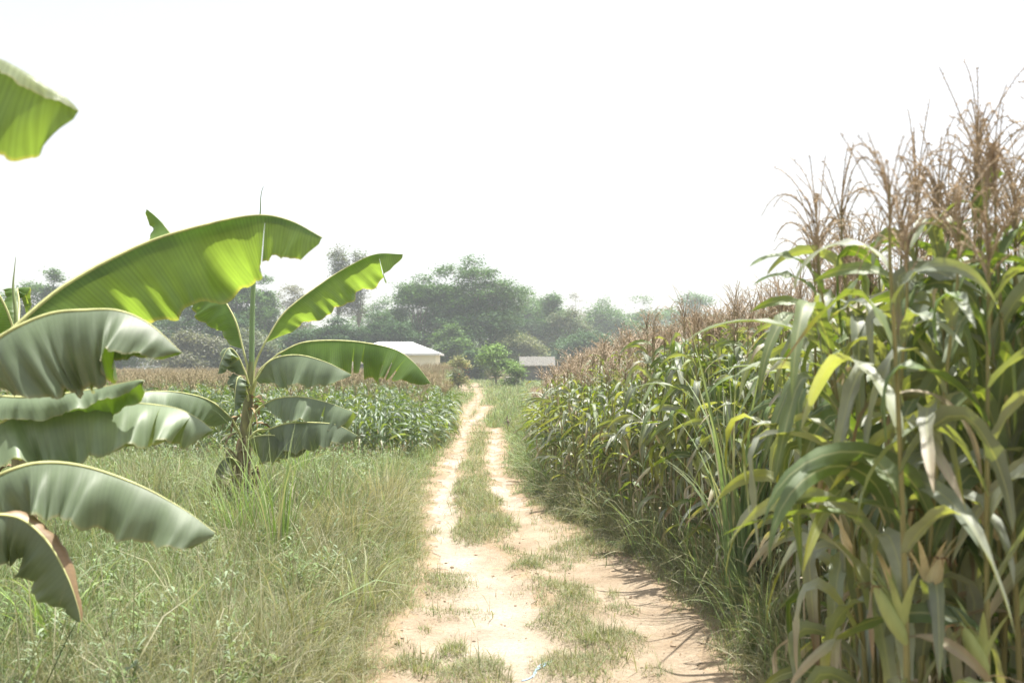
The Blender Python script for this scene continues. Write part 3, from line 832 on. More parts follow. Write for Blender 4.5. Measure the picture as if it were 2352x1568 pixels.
# the far left field out to the trees
fx, fy, fs = [pts[rest, 0]], [pts[rest, 1]], [SS[rest]]
var = [corn_arrays(HL, 400 + i, dry=0.04, S=5, C=3, tassel=1 if i % 2 else 0, ear=False, nleaf=10, young=True) for i in range(5)]
corn_mass('green_corn_field', 'front rows of lower green corn left of the path', fx[0], fy[0], fs[0], var, CM)
n = 8500
yy = 34 + 92 * rng.random(n) ** 1.15
xx = left_edge(yy) - rng.random(n) ** 1.1 * (0.56 * yy + 6 + left_edge(yy))
sz = 0.9 * rng.normal(1.0, 0.07, n) * np.interp(yy, [34, 60, 126], [0.98, 1.0, 1.05])
sz = sz * (1 + 0.26 * smooth(50, 75, yy) * smooth(-14, -7, xx))
var2 = [corn_arrays(HL, 500 + i, dry=0.25, S=3, C=2, tassel=1, ear=False, nleaf=8, young=True) for i in range(4)]
corn_mass('distant_corn_field', 'wide field of lower corn with straw coloured tassels reaching back to the trees', xx, yy, sz, var2, CM)

# ------------------------------------------------------------------ banana plants
BG = np.array((0.095, 0.165, 0.04)); BGR = np.array((0.15, 0.20, 0.12)); MID = (0.50, 0.52, 0.24)
def banana_leaf(root, org, rib, near=(0.3, 55, 85), far=(0.3, 40, 80), tears=(), folds=0.5, hint=(0, -1, 0), col=BG, tipcol=None,
                seed=0, n=110, wprof=None, rr=0.012, petiole=None, label=None, farcol=None, fprof=None):
    """near/far = (half width, angle of droop at the rib, at the margin). rib = 3D points"""
    r = np.random.default_rng(seed)
    P = catmull(rib, n)
    T = np.gradient(P, axis=0); T /= np.linalg.norm(T, axis=1, keepdims=True)
    h = np.asarray(hint, float)
    S = h - T * (T @ h)[:, None]; S /= np.linalg.norm(S, axis=1, keepdims=True)
    N = np.cross(T, S)
    sg = np.sign(N[:, 2].mean()) or 1
    N = N * sg
    s = np.linspace(0, 1, n)
    ln = np.linalg.norm(np.diff(P, axis=0), axis=1).sum()
    prof = np.minimum(1, (s / 0.16 + 0.03)) ** 0.6 * np.clip((1 - s ** 3.2), 0, 1) ** 0.62 if wprof is None else np.interp(s, *wprof)
    g = Geo()
    K = 16
    for side, (wd, a0, a1) in ((1, near), (-1, far)):
        if wd <= 0: continue
        tr = sorted([t for t in tears if (t > 0) == (side > 0)], key=abs)
        cuts = [0] + [int(abs(t) * (n - 1)) for t in tr] + [n - 1]
        fr = r.uniform(1.6, 2.8), r.uniform(4, 6.5), r.uniform(11, 17); ph = r.uniform(0, 6.28, 3)
        for ci, (i0, i1) in enumerate(zip(cuts[:-1], cuts[1:])):
            if i1 - i0 < 2: continue
            ii = np.arange(i0, i1 + 1); m = len(ii)
            w_ = np.linspace(0, 1, K)
            ss = s[ii]
            und = folds * (0.55 * np.tanh(2.6 * np.sin(fr[0] * 2 * ss * 3.14 + ph[0] + 0.5 * np.sin(ss * 21))) + 0.34 * np.tanh(2.0 * np.sin(fr[1] * 2 * ss * 3.14 + ph[1])) + 0.15 * np.sin(fr[2] * 2 * ss * 3.14 + ph[2]))
            so_ = r.normal(0, 0.28) if len(cuts) > 2 else 0
            th = R(a0) + (R(a1) - R(a0)) * np.minimum(1, w_[None, :] * 1.5) ** 1.2 + (und[:, None] + so_ * 1.0) * w_[None, :] ** 0.7
            pf = prof if (side > 0 or fprof is None) else prof * np.interp(s, *fprof)
            wid = wd * pf[ii] * (1 + 0.05 * np.sin(ss * 37 + ph[1]) + 0.03 * np.sin(ss * 83 + ph[0]) + (r.normal(0, 0.06) if len(cuts) > 2 else 0))
            dw = wid[:, None] / (K - 1)
            thm = (th[:, :-1] + th[:, 1:]) / 2
            cs = np.concatenate([np.zeros((m, 1)), np.cumsum(np.cos(thm) * dw, 1)], 1)
            sn = np.concatenate([np.zeros((m, 1)), np.cumsum(np.sin(thm) * dw, 1)], 1)
            sw = -0.10 * wid[:, None] * w_[None, :]                          # veins lean towards the tip
            V = P[ii][:, None] + side * S[ii][:, None] * cs[..., None] - N[ii][:, None] * sn[..., None] - T[ii][:, None] * sw[..., None]
            # sideways pull of torn edges
            if len(cuts) > 2:
                e = np.linspace(-1, 1, m)[:, None]
                pull = -e * np.abs(e) ** 3 * 0.016 * (w_[None, :] ** 1.5) * r.uniform(0.4, 1.6)
                V = V + T[ii][:, None] * pull[..., None]
            V = V + 0.006 * (r.random((m, 1, 1)) - 0.5) * w_[None, :, None] ** 3
            c_ = np.broadcast_to(col if side > 0 or farcol is None else farcol, (m, K, 3)).copy()
            if tipcol is not None:
                kt = (smooth(0.45, 1.0, ss)[:, None] * 0.8 + 0.2 * w_[None, :] ** 2)[..., None]
                c_ = c_ * (1 - kt) + np.array(tipcol) * kt
            em = (smooth(0.93, 1.0, w_)[None, :] * (0.3 + 0.7 * vnoise(ss * 30, ss * 0 + seed, 3)[:, None]))[..., None]
            c_ = c_ * (1 - em * 0.5) + np.array((0.40, 0.32, 0.14)) * em * 0.5
            lc = np.stack([np.broadcast_to(w_[None, :] * side, (m, K)), np.broadcast_to((ss * ln)[:, None], (m, K)), np.full((m, K), seed * 0.37 % 1)], -1)
            g.add(V.reshape(-1, 3), grid_quads(1, m, K), c_.reshape(-1, 3), lc.reshape(-1, 3))
    lf = gobj('leaf', local(g, org), M['banana_waxy' if col[2] > 0.1 else 'banana'], root)
    if label: lf['label'] = label
    gt = Geo()
    full = P
    rad = rr * np.clip(1 - s ** 1.5, 0.12, 1)
    if petiole is not None:
        Q_ = catmull(np.vstack([petiole, rib[0]]), 16)
        full = np.vstack([Q_[:-1], P]); rad = np.concatenate([np.linspace(rr * 2.0, rr * 1.0, 15), rad])
    tubes(gt, full, rad, MID, sides=7)
    gobj('midrib', local(gt, org), M['stem'], lf)
    return lf

def A(*l): return [at(*p) for p in l]

def pseudostem(root, org, pts, rad, cols=((0.20, 0.22, 0.10), (0.22, 0.15, 0.08)), seed=1):
    r = np.random.default_rng(seed)
    P = catmull(pts, 24); g = Geo()
    rr = np.interp(np.linspace(0, 1, 24), np.linspace(0, 1, len(rad)), rad)
    k = np.linspace(0, 1, 24)
    tint = np.array(cols[0])[None] * k[:, None] + np.array(cols[1])[None] * (1 - k[:, None])
    tubes(g, P, rr, np.array((1, 1, 1.0)), sides=14)
    g.C[0] = np.repeat(tint, 15, 0) * r.uniform(0.8, 1.2, (24 * 15, 1))
    # loose dry sheaths round the base
    nb = 16; t = r.uniform(0.05, 0.8, nb)
    b = np.stack([np.interp(t, k, P[:, i]) for i in range(3)], -1); a = r.uniform(0, 6.283, nb)
    q = np.interp(t, k, rr); b = b + np.stack([np.cos(a) * q, np.sin(a) * q, 0 * a], -1)
    blades(g, b, a, R(60), -R(85), 0.5, r.uniform(0.2, 0.5, nb), r.uniform(0.03, 0.09, nb), np.array((0.34, 0.24, 0.13)) * r.uniform(0.6, 1.2, nb)[:, None], S=8, C=3, fold=0.5, wave=0.4)
    return gobj('trunk', local(g, org), M['stem'], root)

# middle plant, trunk at about 12.7 m
Y2 = 12.6
o2 = at(553, 1200, Y2); o2[2] = 0
b2 = empty('banana_plant', tuple(o2))
tag(b2, 'banana plant with an upright rolled leaf in the middle of the left meadow', 'banana plant', 'banana plants')
pseudostem(b2, o2, [o2 - (0, 0, 0.05), at(556, 1110, Y2), at(563, 1000, Y2), at(572, 900, Y2), at(578, 830, Y2)], [0.11, 0.10, 0.085, 0.06, 0.035], seed=2)
cr = at(576, 870, Y2)
# rolled spear leaf
g = Geo(); sp = catmull(A((578, 850, Y2), (579, 740, Y2), (584, 620, Y2), (597, 500, Y2), (599, 450, Y2), (605, 428, Y2)), 30)
tubes(g, sp, np.interp(np.linspace(0, 1, 30), [0, 0.2, 0.5, 0.8, 0.84, 1], [0.036, 0.033, 0.028, 0.014, 0.008, 0.003]), (0.17, 0.25, 0.11), sides=8)
gobj('rolled_leaf', local(g, o2), M['stem'], b2)
g = Geo()  # the dry whip at its tip
banana_leaf(b2, o2, A((608, 787, Y2), (655, 716, Y2 + .05), (740, 650, Y2 + .1), (800, 612, Y2 + .1), (862, 584, Y2), (925, 584, Y2 - .1)), near=(0.42, 84, 98), far=(0.08, 30, 60), folds=0.6, seed=11,
            petiole=A((578, 905, Y2), (585, 840, Y2)), tears=(0.86,), col=BG * 1.2, hint=(0.45, -1, 0),
            wprof=([0, .12, .3, .6, .84, .86, .93, 1], [0.05, 0.62, 0.85, 0.97, 0.95, 0.75, 0.5, 0.10]))
banana_leaf(b2, o2, A((640, 812, Y2 - .1), (700, 786, Y2 - .25), (800, 783, Y2 - .45), (900, 800, Y2 - .6), (950, 832, Y2 - .7), (990, 880, Y2 - .8)), near=(0.44, 66, 86), far=(0.30, 55, 85), folds=0.45, seed=12,
            petiole=A((580, 900, Y2), (598, 850, Y2 - .05)), tears=(0.49, 0.55, 0.68, 0.74, 0.8, -.5, -.7), col=BG * 1.0,
            wprof=([0, .1, .3, .75, .85, .95, 1], [0.05, 0.75, 0.97, 0.95, 0.75, 0.4, 0.05]))
banana_leaf(b2, o2, A((588, 872, Y2 - .3), (622, 828, Y2 - .5), (680, 815, Y2 - .7), (745, 830, Y2 - .9), (808, 860, Y2 - 1.0)), near=(0.42, 58, 80), far=(0.25, 45, 80), folds=0.3, seed=13, col=BGR,
            petiole=A((576, 905, Y2), (580, 890, Y2 - .15)), wprof=([0, .12, .3, .6, .8, .93, 1], [0.15, 0.62, 0.95, 0.95, 0.72, 0.4, 0.03]))
banana_leaf(b2, o2, A((558, 800, Y2), (540, 735, Y2), (505, 675, Y2 + .1), (455, 615, Y2 + .3), (400, 548, Y2 + .5), (365, 505, Y2 + .6), (336, 480, Y2 + .6)), near=(0.40, 50, 84), far=(0.34, 20, 70), folds=0.8, seed=14,
            petiole=A((574, 900, Y2), (570, 850, Y2)), tears=(0.4, 0.8, -0.3, -.82), hint=(-0.6, -1, 0), col=BG * 1.1)
banana_leaf(b2, o2, A((566, 862, Y2 - .1), (545, 815, Y2 - .2), (525, 800, Y2 - .3), (508, 830, Y2 - .35), (500, 860, Y2 - .35)), near=(0.22, 50, 95), far=(0.2, 50, 90), folds=1.0, seed=15, tears=(0.3, 0.5, 0.75, -.4, -.7), col=BGR,
            petiole=A((576, 905, Y2),), label='short ragged withered leaf')
banana_leaf(b2, o2, A((568, 905, Y2 - .1), (556, 868, Y2 - .2), (545, 870, Y2 - .3), (540, 905, Y2 - .35), (538, 945, Y2 - .35)), near=(0.2, 60, 110), far=(0.18, 40, 90), folds=1.1, seed=16, tears=(0.3, 0.5, 0.75, -.4, -.7), col=BGR * 0.9,
            petiole=A((572, 930, Y2),), label='drooping torn leaf hugging the stem')
banana_leaf(b2, o2, A((606, 928, Y2 - .4), (640, 914, Y2 - .6), (690, 911, Y2 - .9), (745, 922, Y2 - 1.0), (812, 945, Y2 - 1.2)), near=(0.34, 55, 80), far=(0.3, 35, 70), folds=0.5, seed=17, col=BGR,
            petiole=A((566, 1000, Y2), (585, 950, Y2 - .2)), tears=(0.75,), wprof=([0, .12, .3, .7, .92, 1], [0.1, 0.5, 0.95, 1, 0.85, 0.25]))
banana_leaf(b2, o2, A((618, 985, Y2 - .6), (660, 972, Y2 - .9), (720, 970, Y2 - 1.1), (775, 976, Y2 - 1.2), (822, 1000, Y2 - 1.3)), near=(0.36, 65, 85), far=(0.25, 45, 80), folds=0.5, seed=18, col=BGR * 0.9,
            petiole=A((564, 1020, Y2), (590, 990, Y2 - .3)))
banana_leaf(b2, o2, A((570, 1010, Y2 - .3), (600, 1000, Y2 - .5), (650, 1003, Y2 - .8), (705, 1030, Y2 - 1.0)), near=(0.36, 65, 88), far=(0.25, 45, 80), folds=0.4, seed=19, col=BGR * 0.8, petiole=A((560, 1050, Y2),))
banana_leaf(b2, o2, A((548, 1060, Y2 - .2), (520, 1050, Y2 - .4), (498, 1075, Y2 - .5), (485, 1120, Y2 - .55), (478, 1160, Y2 - .55)), near=(0.26, 60, 100), far=(0.2, 50, 80), folds=0.5, seed=20, col=BGR * 0.7, tipcol=(0.45, 0.33, 0.12),
            petiole=A((557, 1090, Y2),), label='old lowest leaf turning yellow and brown')
banana_leaf(b2, o2, A((533, 962, Y2 - .3), (490, 925, Y2 - .6), (440, 906, Y2 - .8), (370, 898, Y2 - 1.0), (290, 905, Y2 - 1.2), (240, 925, Y2 - 1.2)), near=(0.38, 50, 75), far=(0.3, 30, 70), folds=0.35, seed=21, col=BGR * 1.1,
            petiole=A((563, 1040, Y2), (552, 1000, Y2 - .1)))

for k, (fz, az, L) in enumerate([(1080, 0.3, 0.55), (1040, 3.6, 0.6), (1120, 4.6, 0.5), (1010, 5.2, 0.5)]):
    b_ = at(558, fz, Y2); dr = np.array((math.cos(az), math.sin(az), 0)) * 0.1
    banana_leaf(b2, o2, [b_ + dr, b_ + dr * 1.9 + (0, 0, 0.05), b_ + dr * 2.3 + (0, 0, -L * 0.4), b_ + dr * 2.0 + (0, 0, -L), b_ + dr * 1.8 + (0, 0, -L * 1.3)], near=(0.13, 60, 120), far=(0.12, 60, 120), folds=1.2,
                seed=60 + k, hint=(-math.sin(az), math.cos(az), 0.01), col=np.array((0.26, 0.19, 0.12)), rr=0.008, label='dead brown leaf hanging against the stem', n=60, tears=(.3, .6, -.4, -.7))

# near plant, trunk left of the frame
Y1 = 5.2
o1 = np.array((at(-260, 1200, Y1)[0], Y1, 0.0))
b1 = empty('banana_plant', tuple(o1))
tag(b1, 'nearest banana plant whose huge drooping leaves reach in from the left edge', 'banana plant', 'banana plants')
pseudostem(b1, o1, [o1 - (0, 0, 0.05), at(-255, 1500, Y1), at(-240, 1200, Y1), at(-225, 1000, Y1), at(-215, 880, Y1)], [0.13, 0.12, 0.10, 0.08, 0.05], seed=3)
c1 = at(-215, 900, Y1)
banana_leaf(b1, o1, A((-60, 830, 5.2), (10, 772, 5.2), (150, 655, 5.3), (330, 560, 5.4), (480, 514, 5.4), (590, 494, 5.3), (665, 506, 5.2), (740, 545, 5.0)), near=(0.42, 86, 97), far=(0.07, 50, 86), folds=0.55, seed=31, col=BG * 1.2, rr=0.013,
            petiole=[c1, at(-140, 870, 5.2)], tears=(0.79,), wprof=([0, .08, .2, .4, .6, .72, .78, .8, .9, .96, 1], [0.15, 0.35, 0.75, 1.0, 1.0, 0.86, 0.62, 0.58, 0.5, 0.35, 0.1]), n=170)
banana_leaf(b1, o1, A((-60, 830, 4.6), (10, 768, 4.5), (110, 722, 4.5), (200, 712, 4.5), (275, 714, 4.5), (345, 745, 4.5), (416, 808, 4.5)), near=(0.40, 40, 78), far=(0.40, 45, 92), folds=0.42, seed=32, col=BGR * 0.85, rr=0.012,
            petiole=[c1, at(-140, 890, 4.9)], wprof=([0, .15, .3, .5, .62, .7, .85, .95, 1], [0.3, 0.75, 1.0, 1.0, 0.85, 0.6, 0.45, 0.25, 0.05]), farcol=BG, tears=(0.66,), n=150)
banana_leaf(b1, o1, A((-60, 905, 5.3), (60, 912, 5.1), (160, 902, 5.1), (240, 888, 5.1), (320, 872, 5.0), (330, 880, 5.0)), near=(0.14, 30, 70), far=(0.24, 50, 96), folds=0.5, seed=33, col=BGR * 1.1, farcol=BG * 1.2, rr=0.009,
            petiole=[c1, at(-140, 925, 5.2)])
banana_leaf(b1, o1, A((-70, 1010, 5.3), (0, 972, 5.2), (70, 943, 5.2), (150, 928, 5.2), (270, 924, 5.2), (390, 934, 5.2), (450, 958, 5.2), (490, 988, 5.2)), near=(0.37, 30, 72), far=(0.32, 40, 96), folds=0.5, seed=34, tears=(0.78, 0.9), col=BGR * 1.15, rr=0.011,
            petiole=[at(-225, 1010, Y1), at(-140, 1020, 5.2)], wprof=([0, .1, .3, .5, .7, .85, .95, 1], [0.25, 0.8, 1.0, 0.95, 0.8, 0.62, 0.45, 0.08]), n=150)
banana_leaf(b1, o1, A((-70, 1130, 4.9), (8, 1086, 4.8), (90, 1063, 4.8), (190, 1070, 4.8), (310, 1110, 4.8), (420, 1168, 4.8), (494, 1222, 4.8)), near=(0.29, 40, 74), far=(0.27, 45, 96), folds=0.45, seed=35, col=BGR * 0.95, rr=0.011,
            petiole=[at(-235, 1110, Y1), at(-150, 1130, 5.0)], wprof=([0, .1, .3, .5, .7, .85, .95, 1], [0.15, 0.55, 1.0, 1.0, 0.92, 0.74, 0.55, 0.1]), n=150)
banana_leaf(b1, o1, A((-90, 1200, 4.8), (-20, 1182, 4.6), (50, 1192, 4.6), (110, 1245, 4.6), (155, 1325, 4.6), (178, 1390, 4.6), (186, 1428, 4.6)), near=(0.27, 20, 70), far=(0.18, 10, 120), folds=0.5, seed=36, col=BGR * 0.85, farcol=np.array((0.27, 0.185, 0.105)), rr=0.010,
            petiole=[at(-240, 1230, Y1),], hint=(-0.9, -0.7, -0.5), label='hanging leaf with one withered brown half')
# plant of the leaf in the upper left corner: tall plant close by, left of the frame
o4 = np.array((-3.1, 3.4, 0.0))
b4 = empty('banana_plant', tuple(o4))
tag(b4, 'tall banana plant outside the frame with one blurred leaf tip in the upper left corner', 'banana plant', 'banana plants')
pseudostem(b4, o4, [o4 - (0, 0, 0.05), o4 + (0.02, 0, 1.0), o4 + (0.05, 0, 2.1), o4 + (0.08, 0, 2.9)], [0.13, 0.11, 0.08, 0.04], seed=4)
banana_leaf(b4, o4, A((-360, 120, 3.4), (-200, 80, 3.3), (-80, 105, 3.2), (10, 152, 3.15), (100, 205, 3.1), (150, 235, 3.1), (180, 256, 3.1)), near=(0.31, 84, 98), far=(0.09, -115, -240), fprof=([0, .62, .72, .9, 1], [0, 0, 1.0, 1.2, 1.6]), folds=0.3, seed=41, col=BG * 1.2, rr=0.008,
            petiole=[o4 + (0.08, 0, 2.8), at(-560, 200, 3.4)], wprof=([0, .2, .5, .7, .85, .95, 1], [0.2, 1.0, 1.0, 0.98, 0.85, 0.55, 0.1]), farcol=np.array((0.24, 0.29, 0.22)))
for k, (az, L, rise, sd_) in enumerate([(2.3, 1.5, 0.5, 42), (4.0, 1.5, 0.35, 43), (1.3, 1.4, 0.7, 44)]):
    c = o4 + (0.08, 0, 2.8); dr = np.array((math.cos(az), math.sin(az), 0))
    banana_leaf(b4, o4, [c + dr * 0.3 + (0, 0, rise * 0.5), c + dr * L * 0.4 + (0, 0, rise), c + dr * L * 0.75 + (0, 0, rise * 0.9), c + dr * L + (0, 0, rise * 0.2)],
                hint=(-dr[1], dr[0], 0), near=(0.3, 20, 60), far=(0.3, 20, 60), seed=sd_, petiole=[c])
# far left plant
Y3 = 9.5
o3 = np.array((at(48, 1100, Y3)[0], Y3, 0.0))
b3 = empty('banana_plant', tuple(o3))
tag(b3, 'banana plant half hidden behind the near leaves at the far left edge', 'banana plant', 'banana plants')
pseudostem(b3, o3, [o3 - (0, 0, 0.05), at(48, 1100, Y3), at(45, 950, Y3), at(40, 790, Y3)], [0.10, 0.09, 0.07, 0.035], seed=5)
g = Geo(); sp = catmull(A((38, 800, Y3), (36, 720, Y3), (30, 660, Y3), (33, 620, Y3), (36, 590, Y3)), 20)
tubes(g, sp, np.interp(np.linspace(0, 1, 20), [0, 0.5, 0.8, 1], [0.028, 0.016, 0.006, 0.002]), (0.26, 0.32, 0.14), sides=8)
gobj('rolled_leaf', local(g, o3), M['stem'], b3)
banana_leaf(b3, o3, A((36, 770, Y3 - .2), (10, 700, Y3 - .3), (-30, 640, Y3 - .4), (-90, 600, Y3 - .4), (-160, 610, Y3 - .4)), near=(0.3, 40, 80), far=(0.3, 40, 75), folds=0.4, seed=51, col=BG * 1.2, petiole=A((40, 840, Y3),))
banana_leaf(b3, o3, A((40, 760, Y3 + .2), (44, 700, Y3 + .4), (40, 662, Y3 + .5), (52, 690, Y3 + .6), (60, 720, Y3 + .6)), near=(0.14, 40, 80), far=(0.14, 40, 75), folds=0.4, seed=52, col=BG, petiole=A((40, 840, Y3),))
banana_leaf(b3, o3, A((20, 930, Y3 - .2), (-30, 900, Y3 - .4), (-100, 890, Y3 - .5), (-170, 920, Y3 - .5)), near=(0.3, 40, 80), far=(0.3, 40, 75), folds=0.4, seed=53, col=BG, petiole=A((44, 980, Y3),))
banana_leaf(b3, o3, A((70, 935, Y3), (130, 915, Y3 - .2), (220, 925, Y3 - .4), (290, 965, Y3 - .5)), near=(0.3, 50, 80), far=(0.3, 40, 75), folds=0.4, seed=54, col=BGR, petiole=A((46, 990, Y3),))

# ------------------------------------------------------------------ trees
def tree(name, label, px, top, wpx, d, base_z=0.0, low=0.25, npad=26, leaves=5200, leafsize=0.34, col=(0.075, 0.125, 0.045), flat=0.55, shape='round',
         trunk=0.28, group='trees behind the fields', seed=0, col2=None, holes=0.0, sparse=1.0, cat='tree', yoff=0.0, pad=0.24):
    r = np.random.default_rng(seed)
    leaves = int(leaves * (2.1 if leaves > 3000 else 2.6)); leafsize *= 1.2
    org = at(px, 840, d); org[2] = 0
    H = at(px, top, d)[2]; Wd = wpx * d / F
    e = empty(name, tuple(org)); tag(e, label, cat, group)
    # pads of leaves
    cx, cy, cz = [], [], []
    zlo = H * low
    while len(cx) < npad:
        u = r.normal(0, 1, 3); u /= np.linalg.norm(u)
        if shape == 'umbrella': u[2] = abs(u[2]) ** 1.0 * (1 if r.random() < 0.8 else -0.5)
        q = r.uniform(0.55, 0.92) if shape != 'column' else r.uniform(0.3, 0.9)
        x_ = u[0] * q * Wd / 2; y_ = u[1] * q * Wd / 2 * 0.8
        if shape == 'cone':
            zf = (u[2] * q + 1) / 2; x_ *= 1.35 * (1.05 - zf); y_ *= 1.35 * (1.05 - zf)
            z_ = zlo + (H - zlo) * zf
        elif shape == 'umbrella': z_ = zlo + (H - zlo) * (0.42 + 0.5 * u[2] * q)
        else: z_ = (zlo + H) / 2 + u[2] * q * (H - zlo) / 2
        cx.append(x_); cy.append(y_); cz.append(z_)
    cx.append(0); cy.append(0); cz.append(H - pad * Wd * flat * 0.6)
    C_ = np.stack([cx, cy, cz], -1); npd = len(C_)
    pr = Wd * pad * r.uniform(0.65, 1.25, npd)
    pr = np.minimum(pr, (H - C_[:, 2]) / flat + 0.15 * Wd * pad)
    # limbs
    g = Geo(); k = 8; s = np.linspace(0, 1, k)[None, :, None]
    tz = zlo * 0.7 + 0.12 * H
    fork = np.array((r.normal(0, 0.02) * H, 0, tz))
    tubes(g, catmull([(0, 0, -0.2), fork * (0.6, 1, 0.5), fork], 8), np.linspace(trunk * 1.25, trunk * 0.8, 8), (0.20, 0.17, 0.13), sides=9)
    mid = (fork + C_) / 2 + np.stack([r.normal(0, 0.05, npd) * Wd, r.normal(0, 0.05, npd) * Wd, -0.06 * (C_[:, 2] - fork[2])], -1)
    P = (1 - s) ** 2 * fork + 2 * s * (1 - s) * mid[:, None] + s ** 2 * C_[:, None]
    tubes(g, P, np.linspace(trunk * 0.42, trunk * 0.07, k)[None].repeat(npd, 0), (0.22, 0.19, 0.15), sides=5)
    # twigs
    nt_ = npd * 7; ip = r.integers(0, npd, nt_)
    u = r.normal(0, 1, (nt_, 3)); u /= np.linalg.norm(u, axis=1, keepdims=True); u[:, 2] = np.abs(u[:, 2]) * flat
    P = C_[ip][:, None] + u[:, None] * (pr[ip] * 0.95)[:, None, None] * s
    tubes(g, P, np.linspace(trunk * 0.09, trunk * 0.02, k)[None].repeat(nt_, 0), (0.22, 0.19, 0.15), sides=3)
    gobj('trunk', g, M['bark'], e)
    # leaves, gathered into clumps on the pads
    ncl = int(leaves / 22)
    wgt = pr ** 2; wgt /= wgt.sum()
    ip = r.choice(npd, ncl, p=wgt)
    u = r.normal(0, 1, (ncl, 3)); u /= np.linalg.norm(u, axis=1, keepdims=True)
    dn = (u[:, 2] < 0) & (r.random(ncl) < 0.6); u[dn, 2] *= -1
    q = r.uniform(0.45, 1.08, ncl) ** 0.5
    cc_ = C_[ip] + u * (pr[ip] * q)[:, None] * (1, 1, flat)
    n = ncl * 22
    b = np.repeat(cc_, 22, 0) + r.normal(0, 1, (n, 3)) * leafsize * (1.25, 1.25, 0.8)
    b[:, 2] = np.maximum(b[:, 2], 0.1)
    c1_ = np.array(col); c2_ = np.array(col2 if col2 is not None else c1_ * 1.45)
    f = np.clip(r.normal(0.35, 0.4, ncl), 0, 1)
    tc_ = np.repeat(c1_ * (1 - f[:, None]) + c2_ * f[:, None], 22, 0) * r.uniform(0.75, 1.3, n)[:, None]
    keepn = r.random(n) < sparse
    b = b[keepn]; tc_ = tc_[keepn]; n = len(b)
    g = Geo()
    blades(g, b, r.uniform(0, 6.283, n), r.uniform(-0.2, 1.0, n), r.uniform(-1.0, 0.5, n), 1.0, leafsize * r.uniform(0.7, 1.5, n), leafsize * r.uniform(0.35, 0.75, n), tc_, S=2, C=2, prof='leaf', twist=r.uniform(-1, 1, n))
    gobj('crown', g, M['tree'], e)
    return e

